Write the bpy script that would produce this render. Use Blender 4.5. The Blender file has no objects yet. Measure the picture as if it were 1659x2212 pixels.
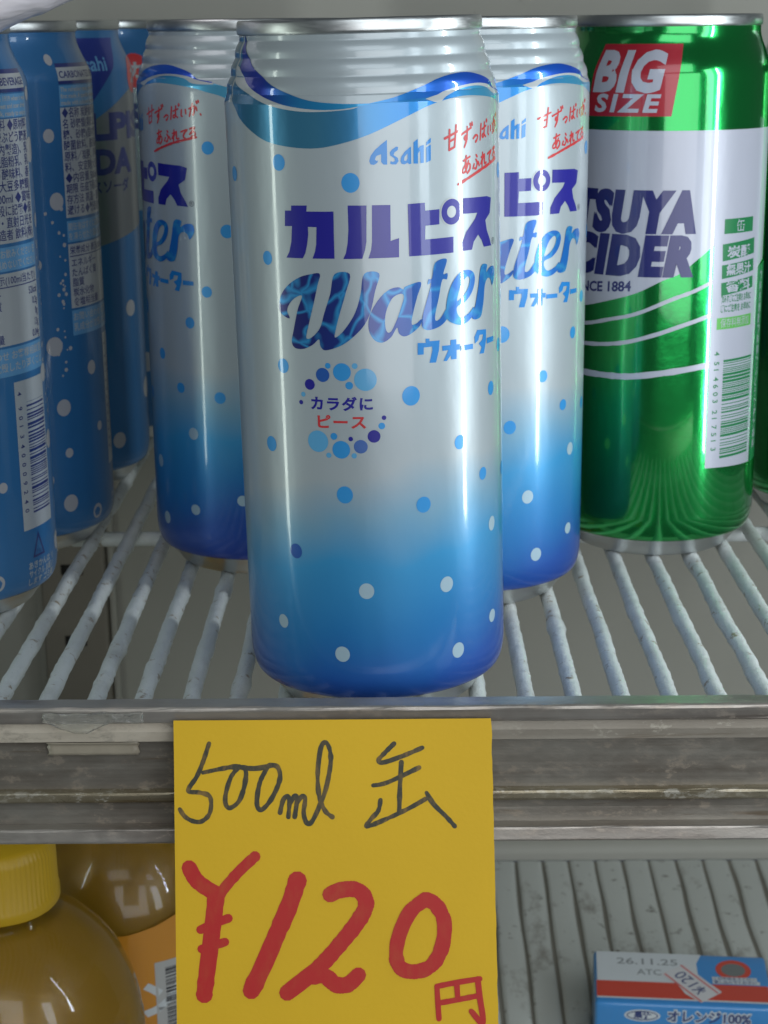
import bpy, bmesh, math, random
from mathutils import Vector, Matrix, noise, geometry
sc = bpy.context.scene
R = math.radians
MM = 0.001
random.seed(7)

# ------------------------------------------------------------------ camera
cam_d = bpy.data.cameras.new("camera")
cam = bpy.data.objects.new("camera", cam_d)
sc.collection.objects.link(cam)
sc.camera = cam
cam.location = (0, 0, 0.168)
cam.rotation_euler = (Matrix.Rotation(R(0.5), 4, 'Z') @ Matrix.Rotation(R(90 - 15.9), 4, 'X') @ Matrix.Rotation(R(-0.6), 4, 'Z')).to_euler()
cam_d.sensor_width = 36
cam_d.lens = 3753 / 2212 * 36
cam_d.clip_start = 0.02
cam_d.clip_end = 20
cam_d.dof.use_dof = True
cam_d.dof.focus_distance = 0.415
cam_d.dof.aperture_fstop = 44

# ------------------------------------------------------------------ world and lamps
w = bpy.data.worlds.new("World"); sc.world = w; w.use_nodes = True
w.node_tree.nodes["Background"].inputs[0].default_value = (0.62, 0.72, 0.78, 1)
w.node_tree.nodes["Background"].inputs[1].default_value = 0.085

def lamp(name, loc, target, sx, sy, power, col, spread=180):
    d = bpy.data.lights.new(name, 'AREA'); d.shape = 'RECTANGLE'; d.size = sx; d.size_y = sy
    d.energy = power; d.color = col; d.spread = R(spread)
    o = bpy.data.objects.new(name, d); sc.collection.objects.link(o)
    o.location = loc
    o.rotation_euler = (Vector(target) - Vector(loc)).to_track_quat('-Z', 'Y').to_euler()
    return o
lamp("fridge_tube_lamp", (0.25, 0.40, 0.10), (0.0, 0.46, 0.10), 0.011, 0.30, 0.60, (0.90, 0.97, 1.0))
lamp("doorway_daylight", (0.55, -0.02, 0.22), (0.0, 0.45, 0.06), 0.11, 0.50, 1.15, (0.82, 0.93, 1.0))
lamp("far_tube_lamp", (-0.27, 0.36, 0.06), (0.0, 0.44, 0.06), 0.014, 0.30, 0.16, (0.88, 1.0, 0.90))
lamp("ceiling_daylight", (0.12, -0.30, 0.62), (0.0, 0.50, 0.05), 0.60, 0.35, 1.9, (0.88, 0.95, 1.0))
lamp("pouch_fill_lamp", (-0.125, 0.455, 0.27), (-0.125, 0.49, 0.16), 0.09, 0.05, 0.022, (1.0, 0.95, 0.98), 110)  # small lamp added above the left cans to brighten pouch and rims
lamp("room_daylight_fill", (0.20, -0.20, 0.14), (0.0, 0.45, 0.0), 0.5, 0.4, 1.75, (0.95, 0.97, 1.0))  # soft front fill added for room daylight, set low to lift rail and card

sc.view_settings.view_transform = 'Standard'
sc.view_settings.look = 'None'
sc.view_settings.exposure = 0.0
sc.view_settings.gamma = 1.0
sc.cycles.use_denoising = True
sc.cycles.max_bounces = 8

# ------------------------------------------------------------------ material helpers
class NT:
    def __init__(s, name):
        s.m = bpy.data.materials.new(name); s.m.use_nodes = True
        s.t = s.m.node_tree; s.n = s.t.nodes; s.l = s.t.links
        s.b = s.n["Principled BSDF"]
    def add(s, typ, **kw):
        x = s.n.new(typ)
        for k, v in kw.items():
            if k in x.inputs.keys(): x.inputs[k].default_value = v
            else: setattr(x, k, v)
        return x
    def link(s, a, b): s.l.new(a, b)
    def coord(s, scale=(1, 1, 1)):
        c = s.add('ShaderNodeTexCoord'); mp = s.add('ShaderNodeMapping'); mp.inputs['Scale'].default_value = scale
        s.link(c.outputs['Object'], mp.inputs[0]); return mp.outputs[0]
    def noise(s, scale, detail=4, rough=0.55, sc3=(1, 1, 1), dist=0.0):
        x = s.add('ShaderNodeTexNoise'); x.inputs['Scale'].default_value = scale; x.inputs['Detail'].default_value = detail
        x.inputs['Roughness'].default_value = rough; x.inputs['Distortion'].default_value = dist
        s.link(s.coord(sc3), x.inputs['Vector']); return x.outputs['Fac']
    def ramp(s, fac, stops, interp='LINEAR'):
        x = s.add('ShaderNodeValToRGB'); e = x.color_ramp.elements; x.color_ramp.interpolation = interp
        while len(e) < len(stops): e.new(0.5)
        for i, (p, c) in enumerate(stops):
            e[i].position = p; e[i].color = (c[0], c[1], c[2], 1) if not isinstance(c, (int, float)) else (c, c, c, 1)
        s.link(fac, x.inputs[0]); return x.outputs[0]
    def mix(s, fac, a, b, blend='MIX'):
        x = s.add('ShaderNodeMix', data_type='RGBA', blend_type=blend)
        for v, i in ((fac, 0), (a, 6), (b, 7)):
            if isinstance(v, (int, float)): x.inputs[i].default_value = v
            elif isinstance(v, tuple): x.inputs[i].default_value = (*v, 1)
            else: s.link(v, x.inputs[i])
        return x.outputs[2]
    def math(s, op, a, b=0.0):
        x = s.add('ShaderNodeMath', operation=op)
        for v, i in ((a, 0), (b, 1)):
            if isinstance(v, (int, float)): x.inputs[i].default_value = v
            else: s.link(v, x.inputs[i])
        return x.outputs[0]
    def bump(s, h, strength=0.2, dist=0.001):
        x = s.add('ShaderNodeBump'); x.inputs['Strength'].default_value = strength; x.inputs['Distance'].default_value = dist
        s.link(h, x.inputs['Height']); s.link(x.outputs[0], s.b.inputs['Normal'])
    def set(s, **kw):
        for k, v in kw.items():
            k = {'color': 'Base Color', 'rough': 'Roughness', 'metal': 'Metallic', 'coat': 'Coat Weight', 'coatr': 'Coat Roughness',
                 'trans': 'Transmission Weight', 'ior': 'IOR', 'spec': 'Specular IOR Level', 'sss': 'Subsurface Weight', 'aniso': 'Anisotropic', 'alpha': 'Alpha'}[k]
            if isinstance(v, (int, float)): s.b.inputs[k].default_value = v
            elif isinstance(v, tuple): s.b.inputs[k].default_value = (*v, 1)
            else: s.link(v, s.b.inputs[k])
        return s

def can_bump(t, st=0.5):
    a = t.noise(38, 2, 0.5, (1, 1, 0.45)); b = t.noise(420, 3, 0.6)
    c = t.noise(130, 2, 0.5, (1, 1, 0.3))
    t.bump(t.math('ADD', t.math('ADD', a, t.math('MULTIPLY', c, 0.32)), t.math('MULTIPLY', b, 0.05)), st, 0.0009)

def ink(name, col, metal=0.35, rough=0.3, vary=0.06):
    t = NT(name); n = t.noise(60, 3)
    t.set(color=t.mix(t.math('MULTIPLY', n, vary * 2), col, tuple(c * 0.7 for c in col)), metal=metal * 0.5, rough=rough + 0.08, coat=0.7, coatr=0.06)
    can_bump(t); return t.m

M = {}
def xyz(t):
    c = t.add('ShaderNodeTexCoord'); s = t.add('ShaderNodeSeparateXYZ'); t.link(c.outputs['Object'], s.inputs[0]); return s.outputs
# white can that turns blue towards its foot, printed on the metal
t = NT("white_to_blue_can_print"); o = xyz(t)
wob = t.math('MULTIPLY', t.noise(16, 3, 0.5, (1, 1, 0.8)), 34.0)
h = t.math('ADD', t.math('MULTIPLY', o[2], 1000.0), wob)
h = t.math('SUBTRACT', h, t.math('MULTIPLY', o[0], 170.0))
col = t.ramp(t.math('DIVIDE', h, 120.0), [(0.13, (0.016, 0.045, 0.33)), (0.25, (0.014, 0.085, 0.38)), (0.36, (0.018, 0.19, 0.48)), (0.48, (0.04, 0.29, 0.57)), (0.56, (0.18, 0.36, 0.50)), (0.65, (0.37, 0.425, 0.45))])
t.set(color=col, metal=0.28, rough=0.38, coat=0.7, coatr=t.ramp(t.noise(45, 4), [(0.35, 0.04), (0.7, 0.16)])); can_bump(t); M['calp'] = t.m
# swooshes: hue drifts round the can
t = NT("blue_swoosh_ink"); o = xyz(t)
t.set(color=t.ramp(t.math('ADD', t.math('MULTIPLY', o[0], 15.0), 0.5), [(0.0, (0.01, 0.14, 0.28)), (0.35, (0.05, 0.22, 0.36)), (0.62, (0.02, 0.20, 0.48)), (0.80, (0.02, 0.22, 0.62)), (0.9, (0.06, 0.36, 0.62)), (1.0, (0.10, 0.42, 0.65))]), metal=0.5, rough=0.3, coat=0.8, coatr=0.05); can_bump(t); M['swoosh'] = t.m
t = NT("navy_swoosh_ink"); o = xyz(t)
t.set(color=t.ramp(t.math('ADD', t.math('MULTIPLY', o[0], 15.0), 0.5), [(0.0, (0.006, 0.012, 0.20)), (0.17, (0.006, 0.03, 0.33)), (0.30, (0.015, 0.20, 0.45)), (0.5, (0.02, 0.28, 0.55)), (0.75, (0.01, 0.13, 0.58)), (1.0, (0.01, 0.05, 0.50))]), metal=0.45, rough=0.3, coat=0.8, coatr=0.05); can_bump(t); M['navy'] = t.m
t = NT("water_caustic_ink")
v = t.add('ShaderNodeTexVoronoi', feature='DISTANCE_TO_EDGE'); v.inputs['Scale'].default_value = 150
nd = t.add('ShaderNodeTexNoise'); nd.inputs['Scale'].default_value = 90; cc = t.coord((1, 1, 1)); t.link(cc, nd.inputs['Vector'])
t.link(t.mix(0.012, cc, nd.outputs['Color'], 'ADD'), v.inputs['Vector'])
o = xyz(t); k = t.ramp(v.outputs[0], [(0.01, 1.0), (0.12, 0.0)])
base = t.ramp(t.math('ADD', t.math('MULTIPLY', o[0], 15.0), 0.5), [(0.2, (0.012, 0.014, 0.13)), (0.55, (0.01, 0.04, 0.24)), (0.85, (0.01, 0.14, 0.48))])
t.set(color=t.mix(k, base, (0.025, 0.24, 0.52)), metal=0.3, rough=0.3, coat=0.8, coatr=0.05); can_bump(t); M['caustic'] = t.m
M['logo'] = ink("indigo_logo_ink", (0.012, 0.010, 0.24), 0.2)
M['white'] = ink("white_ink", (0.42, 0.455, 0.465), 0.35)
M['asahi'] = ink("azure_ink", (0.01, 0.20, 0.55), 0.3)
M['sky'] = ink("sky_blue_dot_ink", (0.03, 0.27, 0.62), 0.4)
M['sky2'] = ink("pale_sky_ink", (0.10, 0.36, 0.62), 0.4)
M['slate'] = ink("slate_blue_ink", (0.06, 0.14, 0.40), 0.4)
M['midb'] = ink("mid_blue_ink", (0.015, 0.09, 0.36), 0.4)
M['paledot'] = ink("pale_dot_ink", (0.36, 0.50, 0.58), 0.4)
M['hand'] = ink("red_handwriting_ink", (0.50, 0.03, 0.035), 0.1)
M['grey'] = ink("grey_ink", (0.08, 0.09, 0.12), 0.1)
# soda cans
M['soda'] = ink("blue_soda_can_print", (0.025, 0.135, 0.32), 0.4, 0.33, 0.12)
M['sodadot'] = ink("grey_white_dot_ink", (0.34, 0.35, 0.37), 0.2)
M['sodapanel'] = ink("label_panel_ink", (0.33, 0.36, 0.38), 0.1)
M['sodafront'] = ink("shade_darkened_front_print", (0.26, 0.28, 0.31), 1.6, 0.3)  # silvery front panel, colour darkened to imitate shade on the rear cans
M['sodamid'] = ink("light_blue_panel_ink", (0.10, 0.28, 0.50), 0.3)
M['sodatext'] = ink("dark_blue_small_print_ink", (0.02, 0.03, 0.14), 0.1)
M['sodashield'] = ink("dark_blue_shield_ink", (0.01, 0.025, 0.20), 0.3)
# green cans
t = NT("metallic_green_can_print")
t.set(color=(0.010, 0.30, 0.06), metal=0.88, rough=0.16, coat=0.8, coatr=0.04); can_bump(t, 0.5); M['green'] = t.m
M['greenink'] = ink("flat_green_ink", (0.01, 0.15, 0.05), 0.2)
M['limeink'] = ink("lime_ink", (0.08, 0.34, 0.06), 0.2)
M['gwhite'] = ink("cool_white_ink", (0.35, 0.365, 0.43), 0.25, 0.3)
M['gnavy'] = ink("navy_lettering_ink", (0.005, 0.008, 0.10), 0.1)
M['gred'] = ink("red_block_ink", (0.30, 0.006, 0.018), 0.3)
# bare metal of the can ends
t = NT("brushed_aluminium"); n = t.noise(300, 3, 0.6, (1, 1, 8))
t.set(color=(0.58, 0.60, 0.60), metal=1.0, rough=t.ramp(n, [(0.3, 0.32), (0.8, 0.45)])); M['alu'] = t.m
# wire coating
t = NT("chipped_white_wire_coating")
a = t.noise(55, 5, 0.65); b = t.noise(260, 5, 0.7); c = t.noise(900, 3)
col = t.mix(t.ramp(a, [(0.50, 0.0), (0.70, 0.55)]), (0.60, 0.63, 0.62), (0.44, 0.44, 0.41))
col = t.mix(t.ramp(b, [(0.60, 0.0), (0.66, 0.85)]), col, (0.24, 0.17, 0.09))
col = t.mix(t.ramp(c, [(0.70, 0.0), (0.76, 0.7)]), col, (0.08, 0.06, 0.04))
t.set(color=col, rough=0.42, spec=0.5); t.bump(t.math('ADD', t.math('MULTIPLY', b, 0.7), t.noise(30, 2)), 0.8, 0.0012); M['wire'] = t.m
# rail metal
def rail_mat(name, c0, c1, spk, metal, rough, spa=0.62, lime=0.0):
    t = NT(name)
    a = t.noise(28, 5, 0.65, (0.5, 1, 1.6)); b = t.noise(330, 6, 0.75, (0.55, 1, 1)); c = t.noise(120, 4, 0.6, (0.25, 1, 3)); streak = t.noise(400, 3, 0.5, (0.02, 1, 1.5))
    col = t.mix(t.ramp(a, [(0.38, 0.0), (0.66, 1.0)]), c0, c1)
    col = t.mix(t.ramp(streak, [(0.35, 0.0), (0.8, 0.4)]), col, tuple(x * 1.5 for x in c0))
    pm = t.math('MULTIPLY', t.ramp(b, [(spa - 0.08, 0.0), (spa, 1.0)]), t.ramp(a, [(0.40, 0.1), (0.60, 0.9)]))
    col = t.mix(pm, col, spk)
    col = t.mix(t.ramp(c, [(0.62, 0.0), (0.75, 0.6)]), col, (0.10, 0.06, 0.025))
    if lime:   # dried lime and paper residue on the stretch left of the card
        gx = t.math('ADD', t.math('MULTIPLY', xyz(t)[0], 12.0), t.math('MULTIPLY', a, 0.4))
        col = t.mix(t.math('MULTIPLY', t.ramp(gx, [(0.0, lime), (0.02, 0.0)]), t.ramp(b, [(0.35, 0.4), (0.5, 1.0)])), col, (0.58, 0.52, 0.42))
    t.set(color=col, metal=metal, rough=t.ramp(b, [(0.35, rough), (0.7, rough + 0.2)])); t.bump(b, 0.2, 0.0004)
    return t.m
M['rail'] = rail_mat("grimy_steel_flange", (0.36, 0.335, 0.30), (0.20, 0.165, 0.14), (0.44, 0.38, 0.32), 0.6, 0.28)
M['raildark'] = rail_mat("grimy_steel_recess", (0.26, 0.245, 0.21), (0.14, 0.115, 0.09), (0.33, 0.28, 0.22), 0.55, 0.34)
M['railpale'] = rail_mat("limescaled_steel_band", (0.33, 0.30, 0.25), (0.22, 0.19, 0.15), (0.50, 0.46, 0.38), 0.25, 0.40, lime=0.85)
M['railridge'] = rail_mat("worn_bright_ridge", (0.30, 0.27, 0.20), (0.17, 0.13, 0.07), (0.55, 0.52, 0.44), 0.6, 0.25)
# card
t = NT("yellow_price_card_paper"); a = t.noise(22, 5, 0.6); b = t.noise(900, 3)
t.set(color=t.mix(t.ramp(a, [(0.3, 0.0), (0.7, 0.4)]), (0.70, 0.43, 0.012), (0.58, 0.35, 0.009)), rough=0.62, spec=0.35); t.bump(b, 0.12, 0.0003); M['card'] = t.m
def marker(name, col, amt):
    t = NT(name); b = t.noise(420, 4, 0.7, (1, 1, 0.35)); a = t.noise(90, 3)
    t.set(color=t.mix(t.math('MULTIPLY', t.ramp(b, [(0.45, 0.0), (0.75, 1.0)]), t.ramp(a, [(0.4, amt * 0.3), (0.65, amt)])), col, (0.40, 0.22, 0.03)), rough=0.55); return t.m
M['mblack'] = marker("black_marker_ink", (0.03, 0.03, 0.016), 0.75)
M['mred'] = marker("red_marker_ink", (0.46, 0.007, 0.005), 0.2)
t = NT("yellowed_tape"); n = t.noise(200, 4)
t.set(color=t.mix(n, (0.46, 0.41, 0.32), (0.33, 0.29, 0.22)), rough=0.35, trans=0.25); t.bump(n, 0.4, 0.0005); M['tape'] = t.m
t = NT("clear_plastic_film"); t.set(color=(0.9, 0.9, 0.85), rough=0.12, trans=0.9, ior=1.3); n = t.noise(90, 3, 0.5, (1, 1, 1), 2.0); t.bump(n, 0.9, 0.002); M['film'] = t.m
# fridge liner
t = NT("aged_grey_fridge_liner"); a = t.noise(7, 4); b = t.noise(500, 3); c = t.noise(60, 5, 0.7)
col = t.mix(t.ramp(a, [(0.3, 0.0), (0.7, 0.5)]), (0.44, 0.43, 0.375), (0.37, 0.36, 0.31))
col = t.mix(t.ramp(c, [(0.66, 0.0), (0.74, 0.35)]), col, (0.15, 0.13, 0.10))
t.set(color=col, rough=0.5, spec=0.3); t.bump(b, 0.1, 0.0004); M['liner'] = t.m
t = NT("grey_ribbed_liner"); a = t.noise(9, 4); c = t.noise(45, 6, 0.72, (1, 0.6, 1)); d = t.noise(170, 4, 0.6)
col = t.mix(t.ramp(a, [(0.3, 0.0), (0.7, 0.5)]), (0.58, 0.60, 0.56), (0.48, 0.50, 0.46))
col = t.mix(t.ramp(c, [(0.55, 0.0), (0.68, 0.6)]), col, (0.16, 0.13, 0.10))
col = t.mix(t.ramp(d, [(0.62, 0.0), (0.71, 0.7)]), col, (0.12, 0.10, 0.08))
t.set(color=col, rough=0.5, spec=0.35); t.bump(d, 0.2, 0.0008); M['ribs'] = t.m
t = NT("grimy_groove"); t.set(color=t.mix(t.noise(60, 4), (0.17, 0.165, 0.14), (0.25, 0.23, 0.19)), rough=0.7); M['groove'] = t.m
t = NT("dull_post_metal"); t.set(color=t.mix(t.noise(40, 4), (0.22, 0.20, 0.16), (0.30, 0.27, 0.22)), rough=0.5, metal=0.2); M['post'] = t.m
t = NT("dark_slot"); t.set(color=(0.02, 0.018, 0.015), rough=0.8); M['slot'] = t.m
# bottles
t = NT("yellow_cap_plastic"); t.set(color=t.mix(t.noise(50, 3), (0.60, 0.37, 0.012), (0.52, 0.31, 0.01)), rough=0.38, sss=0.0); M['cap'] = t.m
t = NT("clear_bottle_plastic"); t.set(color=(0.93, 0.92, 0.88), rough=0.04, trans=1.0, ior=1.33); n = t.noise(30, 2); t.bump(n, 0.25, 0.002); M['pet'] = t.m
t = NT("brown_orange_juice"); t.set(color=t.mix(t.noise(14, 3), (0.34, 0.19, 0.012), (0.50, 0.28, 0.018)), rough=0.3); M['juice'] = t.m
M['orange'] = ink("orange_label_print", (0.62, 0.25, 0.012), 0.0)
M['barblack'] = ink("black_bar_ink", (0.02, 0.02, 0.03), 0.0)
M['barwhite'] = ink("barcode_white_ink", (0.45, 0.45, 0.44), 0.0)
# carton
M['cblue'] = ink("carton_blue_print", (0.04, 0.25, 0.60), 0.0, 0.35)
M['cwhite'] = ink("carton_white_print", (0.60, 0.64, 0.66), 0.0, 0.35)
M['cred'] = ink("carton_red_print", (0.58, 0.055, 0.03), 0.0, 0.35)
M['ctext'] = ink("carton_navy_print", (0.03, 0.05, 0.18), 0.0, 0.4)
M['cgrey'] = ink("carton_foil_seal", (0.20, 0.22, 0.22), 0.6, 0.35)
M['cdate'] = ink("grey_stamped_ink", (0.26, 0.28, 0.29), 0.0, 0.5)
M['sticker'] = ink("sticker_paper", (0.62, 0.62, 0.63), 0.0, 0.5)
M['spink'] = ink("sticker_pink_stripe", (0.62, 0.20, 0.20), 0.0, 0.5)
t = NT("pale_pink_plastic"); t.set(color=(0.97, 0.90, 0.95), rough=0.25, trans=0.0, coat=0.5); n = t.noise(25, 3, 0.5, (1, 1, 1), 1.5); t.bump(n, 0.6, 0.004); M['pink'] = t.m

# ------------------------------------------------------------------ mesh helpers (millimetres in, metres out)
def link(name, verts, faces, mats, midx=None, parent=None, normals=None, smooth=True):
    me = bpy.data.meshes.new(name)
    me.from_pydata([Vector(v) * MM for v in verts], [], faces)
    for m in mats: me.materials.append(m)
    if midx: me.polygons.foreach_set('material_index', midx)
    me.polygons.foreach_set('use_smooth', [smooth] * len(me.polygons))
    if normals: me.normals_split_custom_set_from_vertices(normals)
    me.update()
    ob = bpy.data.objects.new(name, me); sc.collection.objects.link(ob)
    if parent: ob.parent = parent
    return ob
def empty(name, loc, rot=(0, 0, 0)):
    ob = bpy.data.objects.new(name, None); sc.collection.objects.link(ob)
    ob.location = Vector(loc) * MM; ob.rotation_euler = rot; ob.empty_display_size = 0.02
    return ob
def tag(ob, label, cat, group=None):
    ob['label'] = label; ob['category'] = cat
    if group: ob['group'] = group
    return ob
def revolve(profile, seg=128, close_top=False, close_bot=False, rfun=None):
    vs, fs = [], []
    n = len(profile)
    for i in range(seg):
        a = 2 * math.pi * i / seg
        for j, (r, z) in enumerate(profile):
            rr = r if rfun is None else rfun(r, z, a)
            vs.append((rr * math.sin(a), -rr * math.cos(a), z))
    for i in range(seg):
        k = (i + 1) % seg
        for j in range(n - 1):
            fs.append((i * n + j, k * n + j, k * n + j + 1, i * n + j + 1))
    if close_bot: vs.append((0, 0, profile[0][1])); c = len(vs) - 1; fs += [(c, ((i + 1) % seg) * n, i * n) for i in range(seg)]
    if close_top: vs.append((0, 0, profile[-1][1])); c = len(vs) - 1; fs += [(c, i * n + n - 1, ((i + 1) % seg) * n + n - 1) for i in range(seg)]
    return vs, fs
def box_mesh(x0, x1, y0, y1, z0, z1, bev=0.0):
    bm = bmesh.new(); bmesh.ops.create_cube(bm, size=1)
    for v in bm.verts: v.co = Vector(((x0 + x1) / 2 + v.co.x * (x1 - x0), (y0 + y1) / 2 + v.co.y * (y1 - y0), (z0 + z1) / 2 + v.co.z * (z1 - z0)))
    if bev: bmesh.ops.bevel(bm, geom=bm.edges[:], offset=bev, segments=3, affect='EDGES', profile=0.5)
    bm.verts.index_update(); r = ([tuple(v.co) for v in bm.verts], [tuple(v.index for v in f.verts) for f in bm.faces]); bm.free(); return r

# ---- flat artwork in (u, v) mm: every shape is a (verts2d, faces) pair
def cat_closed(p, k=5):
    out = []; n = len(p)
    for i in range(n):
        a, b, c, d = p[i - 1], p[i], p[(i + 1) % n], p[(i + 2) % n]
        for j in range(k):
            t = j / k
            out.append(tuple(0.5 * (2 * b[q] + (c[q] - a[q]) * t + (2 * a[q] - 5 * b[q] + 4 * c[q] - d[q]) * t * t + (3 * b[q] - a[q] - 3 * c[q] + d[q]) * t ** 3) for q in (0, 1)))
    return out
def cat_open(p, k=6):
    if len(p) < 3: return [tuple(x) for x in p]
    q = [p[0]] + list(p) + [p[-1]]; out = []
    for i in range(1, len(q) - 2):
        a, b, c, d = q[i - 1], q[i], q[i + 1], q[i + 2]
        for j in range(k):
            t = j / k
            out.append(tuple(0.5 * (2 * b[m] + (c[m] - a[m]) * t + (2 * a[m] - 5 * b[m] + 4 * c[m] - d[m]) * t * t + (3 * b[m] - a[m] - 3 * c[m] + d[m]) * t ** 3) for m in (0, 1)))
    out.append(tuple(p[-1])); return out
def poly(outer, holes=()):
    loops = [[Vector((x, y, 0)) for x, y in outer]] + [[Vector((x, y, 0)) for x, y in h] for h in holes]
    tris = geometry.tessellate_polygon(loops)
    vs = [(v.x, v.y) for l in loops for v in l]
    return vs, [tuple(t) for t in tris]
def circle(cx, cy, r, n=28, ry=None):
    ry = ry or r
    return [(cx + r * math.cos(2 * math.pi * i / n), cy + ry * math.sin(2 * math.pi * i / n)) for i in range(n)]
def disc(cx, cy, r, n=28, ry=None):
    return circle(cx, cy, r, n, ry), [tuple(range(n))]
def ring(cx, cy, r, w, n=28, ry=None):
    ry = ry or r; a = circle(cx, cy, r, n, ry) + circle(cx, cy, r - w, n, ry - w)
    return a, [(i, (i + 1) % n, n + (i + 1) % n, n + i) for i in range(n)]
def rect(x0, y0, x1, y1, sh=0.0):
    return [(x0, y0), (x1, y0), (x1 + sh, y1), (x0 + sh, y1)], [(0, 1, 2, 3)]
def union(polys):
    vs, fs = [], []
    for p in polys:
        b = len(vs); vs += [Vector(q) for q in p]; fs.append(tuple(range(b, b + len(p))))
    r = geometry.delaunay_2d_cdt(vs, [], fs, 1, 1e-5, True)
    return [(v.x, v.y) for v in r[0]], [tuple(f) for f, o in zip(r[2], r[5]) if len(o)]
def stroke_polys(pts, width, rough=0.0, taper=None, smooth=True, seed=0.0):
    p = cat_open(pts) if smooth else pts
    out = []; n = len(p)
    rad = [width / 2 * (1 + rough * noise.noise(Vector((x * 0.9, y * 0.9, seed)))) * (taper(i / max(1, n - 1)) if taper else 1) for i, (x, y) in enumerate(p)]
    for i in range(n - 1):
        (x0, y0), (x1, y1) = p[i], p[i + 1]
        d = math.hypot(x1 - x0, y1 - y0)
        if d < 1e-6: continue
        nx, ny = -(y1 - y0) / d, (x1 - x0) / d
        out.append([(x0 + nx * rad[i], y0 + ny * rad[i]), (x0 - nx * rad[i], y0 - ny * rad[i]), (x1 - nx * rad[i + 1], y1 - ny * rad[i + 1]), (x1 + nx * rad[i + 1], y1 + ny * rad[i + 1])])
    for i in range(n): out.append(circle(p[i][0], p[i][1], rad[i], 10))
    return out
def strokes(list_of_pts, width, **kw):
    ps = []
    for k, p in enumerate(list_of_pts): ps += stroke_polys(p, width, seed=k * 3.7, **kw)
    return union(ps)
def text(s, x, y, h, width=None, bold=0.0, shear=0.0, rot=0.0, align='LEFT', sx=1.0, space=1.0, res=3):
    """lettering with cap height h mm; baseline start (x, y); optional total width"""
    cu = bpy.data.curves.new("lettering", 'FONT'); cu.body = s; cu.size = 1.0; cu.shear = shear; cu.offset = bold
    cu.space_character = space; cu.resolution_u = res
    ob = bpy.data.objects.new("lettering", cu); sc.collection.objects.link(ob)
    bpy.context.view_layer.update()
    me = bpy.data.meshes.new_from_object(ob.evaluated_get(bpy.context.evaluated_depsgraph_get()))
    vs = [(v.co.x, v.co.y) for v in me.vertices]; fs = [tuple(p.vertices) for p in me.polygons]
    bpy.data.objects.remove(ob); bpy.data.meshes.remove(me); bpy.data.curves.remove(cu)
    if not vs: return [], []
    x0 = min(v[0] for v in vs); x1 = max(v[0] for v in vs); k = h / 0.73
    kx = k * sx if width is None else width / (x1 - x0)
    off = {'LEFT': 0, 'CENTER': -(x1 - x0) * kx / 2, 'RIGHT': -(x1 - x0) * kx}[align]
    c, s_ = math.cos(rot), math.sin(rot); out = []
    for a, b in vs:
        a = (a - x0) * kx + off; b = b * k
        out.append((x + a * c - b * s_, y + a * s_ + b * c))
    return out, fs

class Art:
    """layers of flat artwork, mapped onto a curved face by fn(u, v, lift) -> (xyz, normal)"""
    def __init__(s): s.items = []
    def add(s, mat, shape, lift=0.05, cut=True): s.items.append((mat, shape, lift, cut)); return s
    def build(s, fn, mats, verts, faces, midx, normals, du=1.5, dv=None, flat=None):
        for mat, (vs, fs), lift, cut in s.items:
            if not vs: continue
            if mat not in mats: mats.append(mat)
            mi = mats.index(mat)
            if cut:
                bm = bmesh.new(); bv = [bm.verts.new((x, y, 0)) for x, y in vs]
                for f in fs:
                    try: bm.faces.new([bv[i] for i in f])
                    except ValueError: pass
                xs = [v[0] for v in vs]; ys = [v[1] for v in vs]
                k = math.ceil(min(xs) / du) * du
                while k < max(xs):
                    bmesh.ops.bisect_plane(bm, geom=bm.verts[:] + bm.edges[:] + bm.faces[:], plane_co=(k + 0.003, 0, 0), plane_no=(1, 0, 0), dist=1e-4); k += du
                if dv:
                    lo, hi, st = dv; k = max(lo, math.ceil(min(ys) / st) * st)
                    while k < min(hi, max(ys)):
                        bmesh.ops.bisect_plane(bm, geom=bm.verts[:] + bm.edges[:] + bm.faces[:], plane_co=(0, k + 0.003, 0), plane_no=(0, 1, 0), dist=1e-4); k += st
                bm.verts.index_update(); vs = [(v.co.x, v.co.y) for v in bm.verts]; fs = [tuple(v.index for v in f.verts) for f in bm.faces]; bm.free()
            b = len(verts)
            for u, v in vs:
                p, n = fn(u, v, lift); verts.append(p); normals.append(n)
            for f in fs:
                a = sum(vs[f[i]][0] * vs[f[(i + 1) % len(f)]][1] - vs[f[(i + 1) % len(f)]][0] * vs[f[i]][1] for i in range(len(f)))
                if abs(a) < 1e-9: continue
                faces.append(tuple(b + i for i in (f if a > 0 else f[::-1]))); midx.append(mi)

def barcode(x0, y0, x1, y1, n=44, seed=3, vertical=True):
    """bars lying across, stacked along v"""
    rnd = random.Random(seed); vs, fs = [], []; y = y0; step = (y1 - y0) / (n * 1.75)
    while y < y1:
        wd = step * rnd.choice((0.7, 0.7, 1.3, 2.0)); b = len(vs)
        vs += [(x0, y), (x1, y), (x1, min(y1, y + wd)), (x0, min(y1, y + wd))]; fs.append((b, b + 1, b + 2, b + 3)); y += wd + step * rnd.choice((0.7, 0.7, 1.2, 1.9))
    return vs, fs

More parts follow.
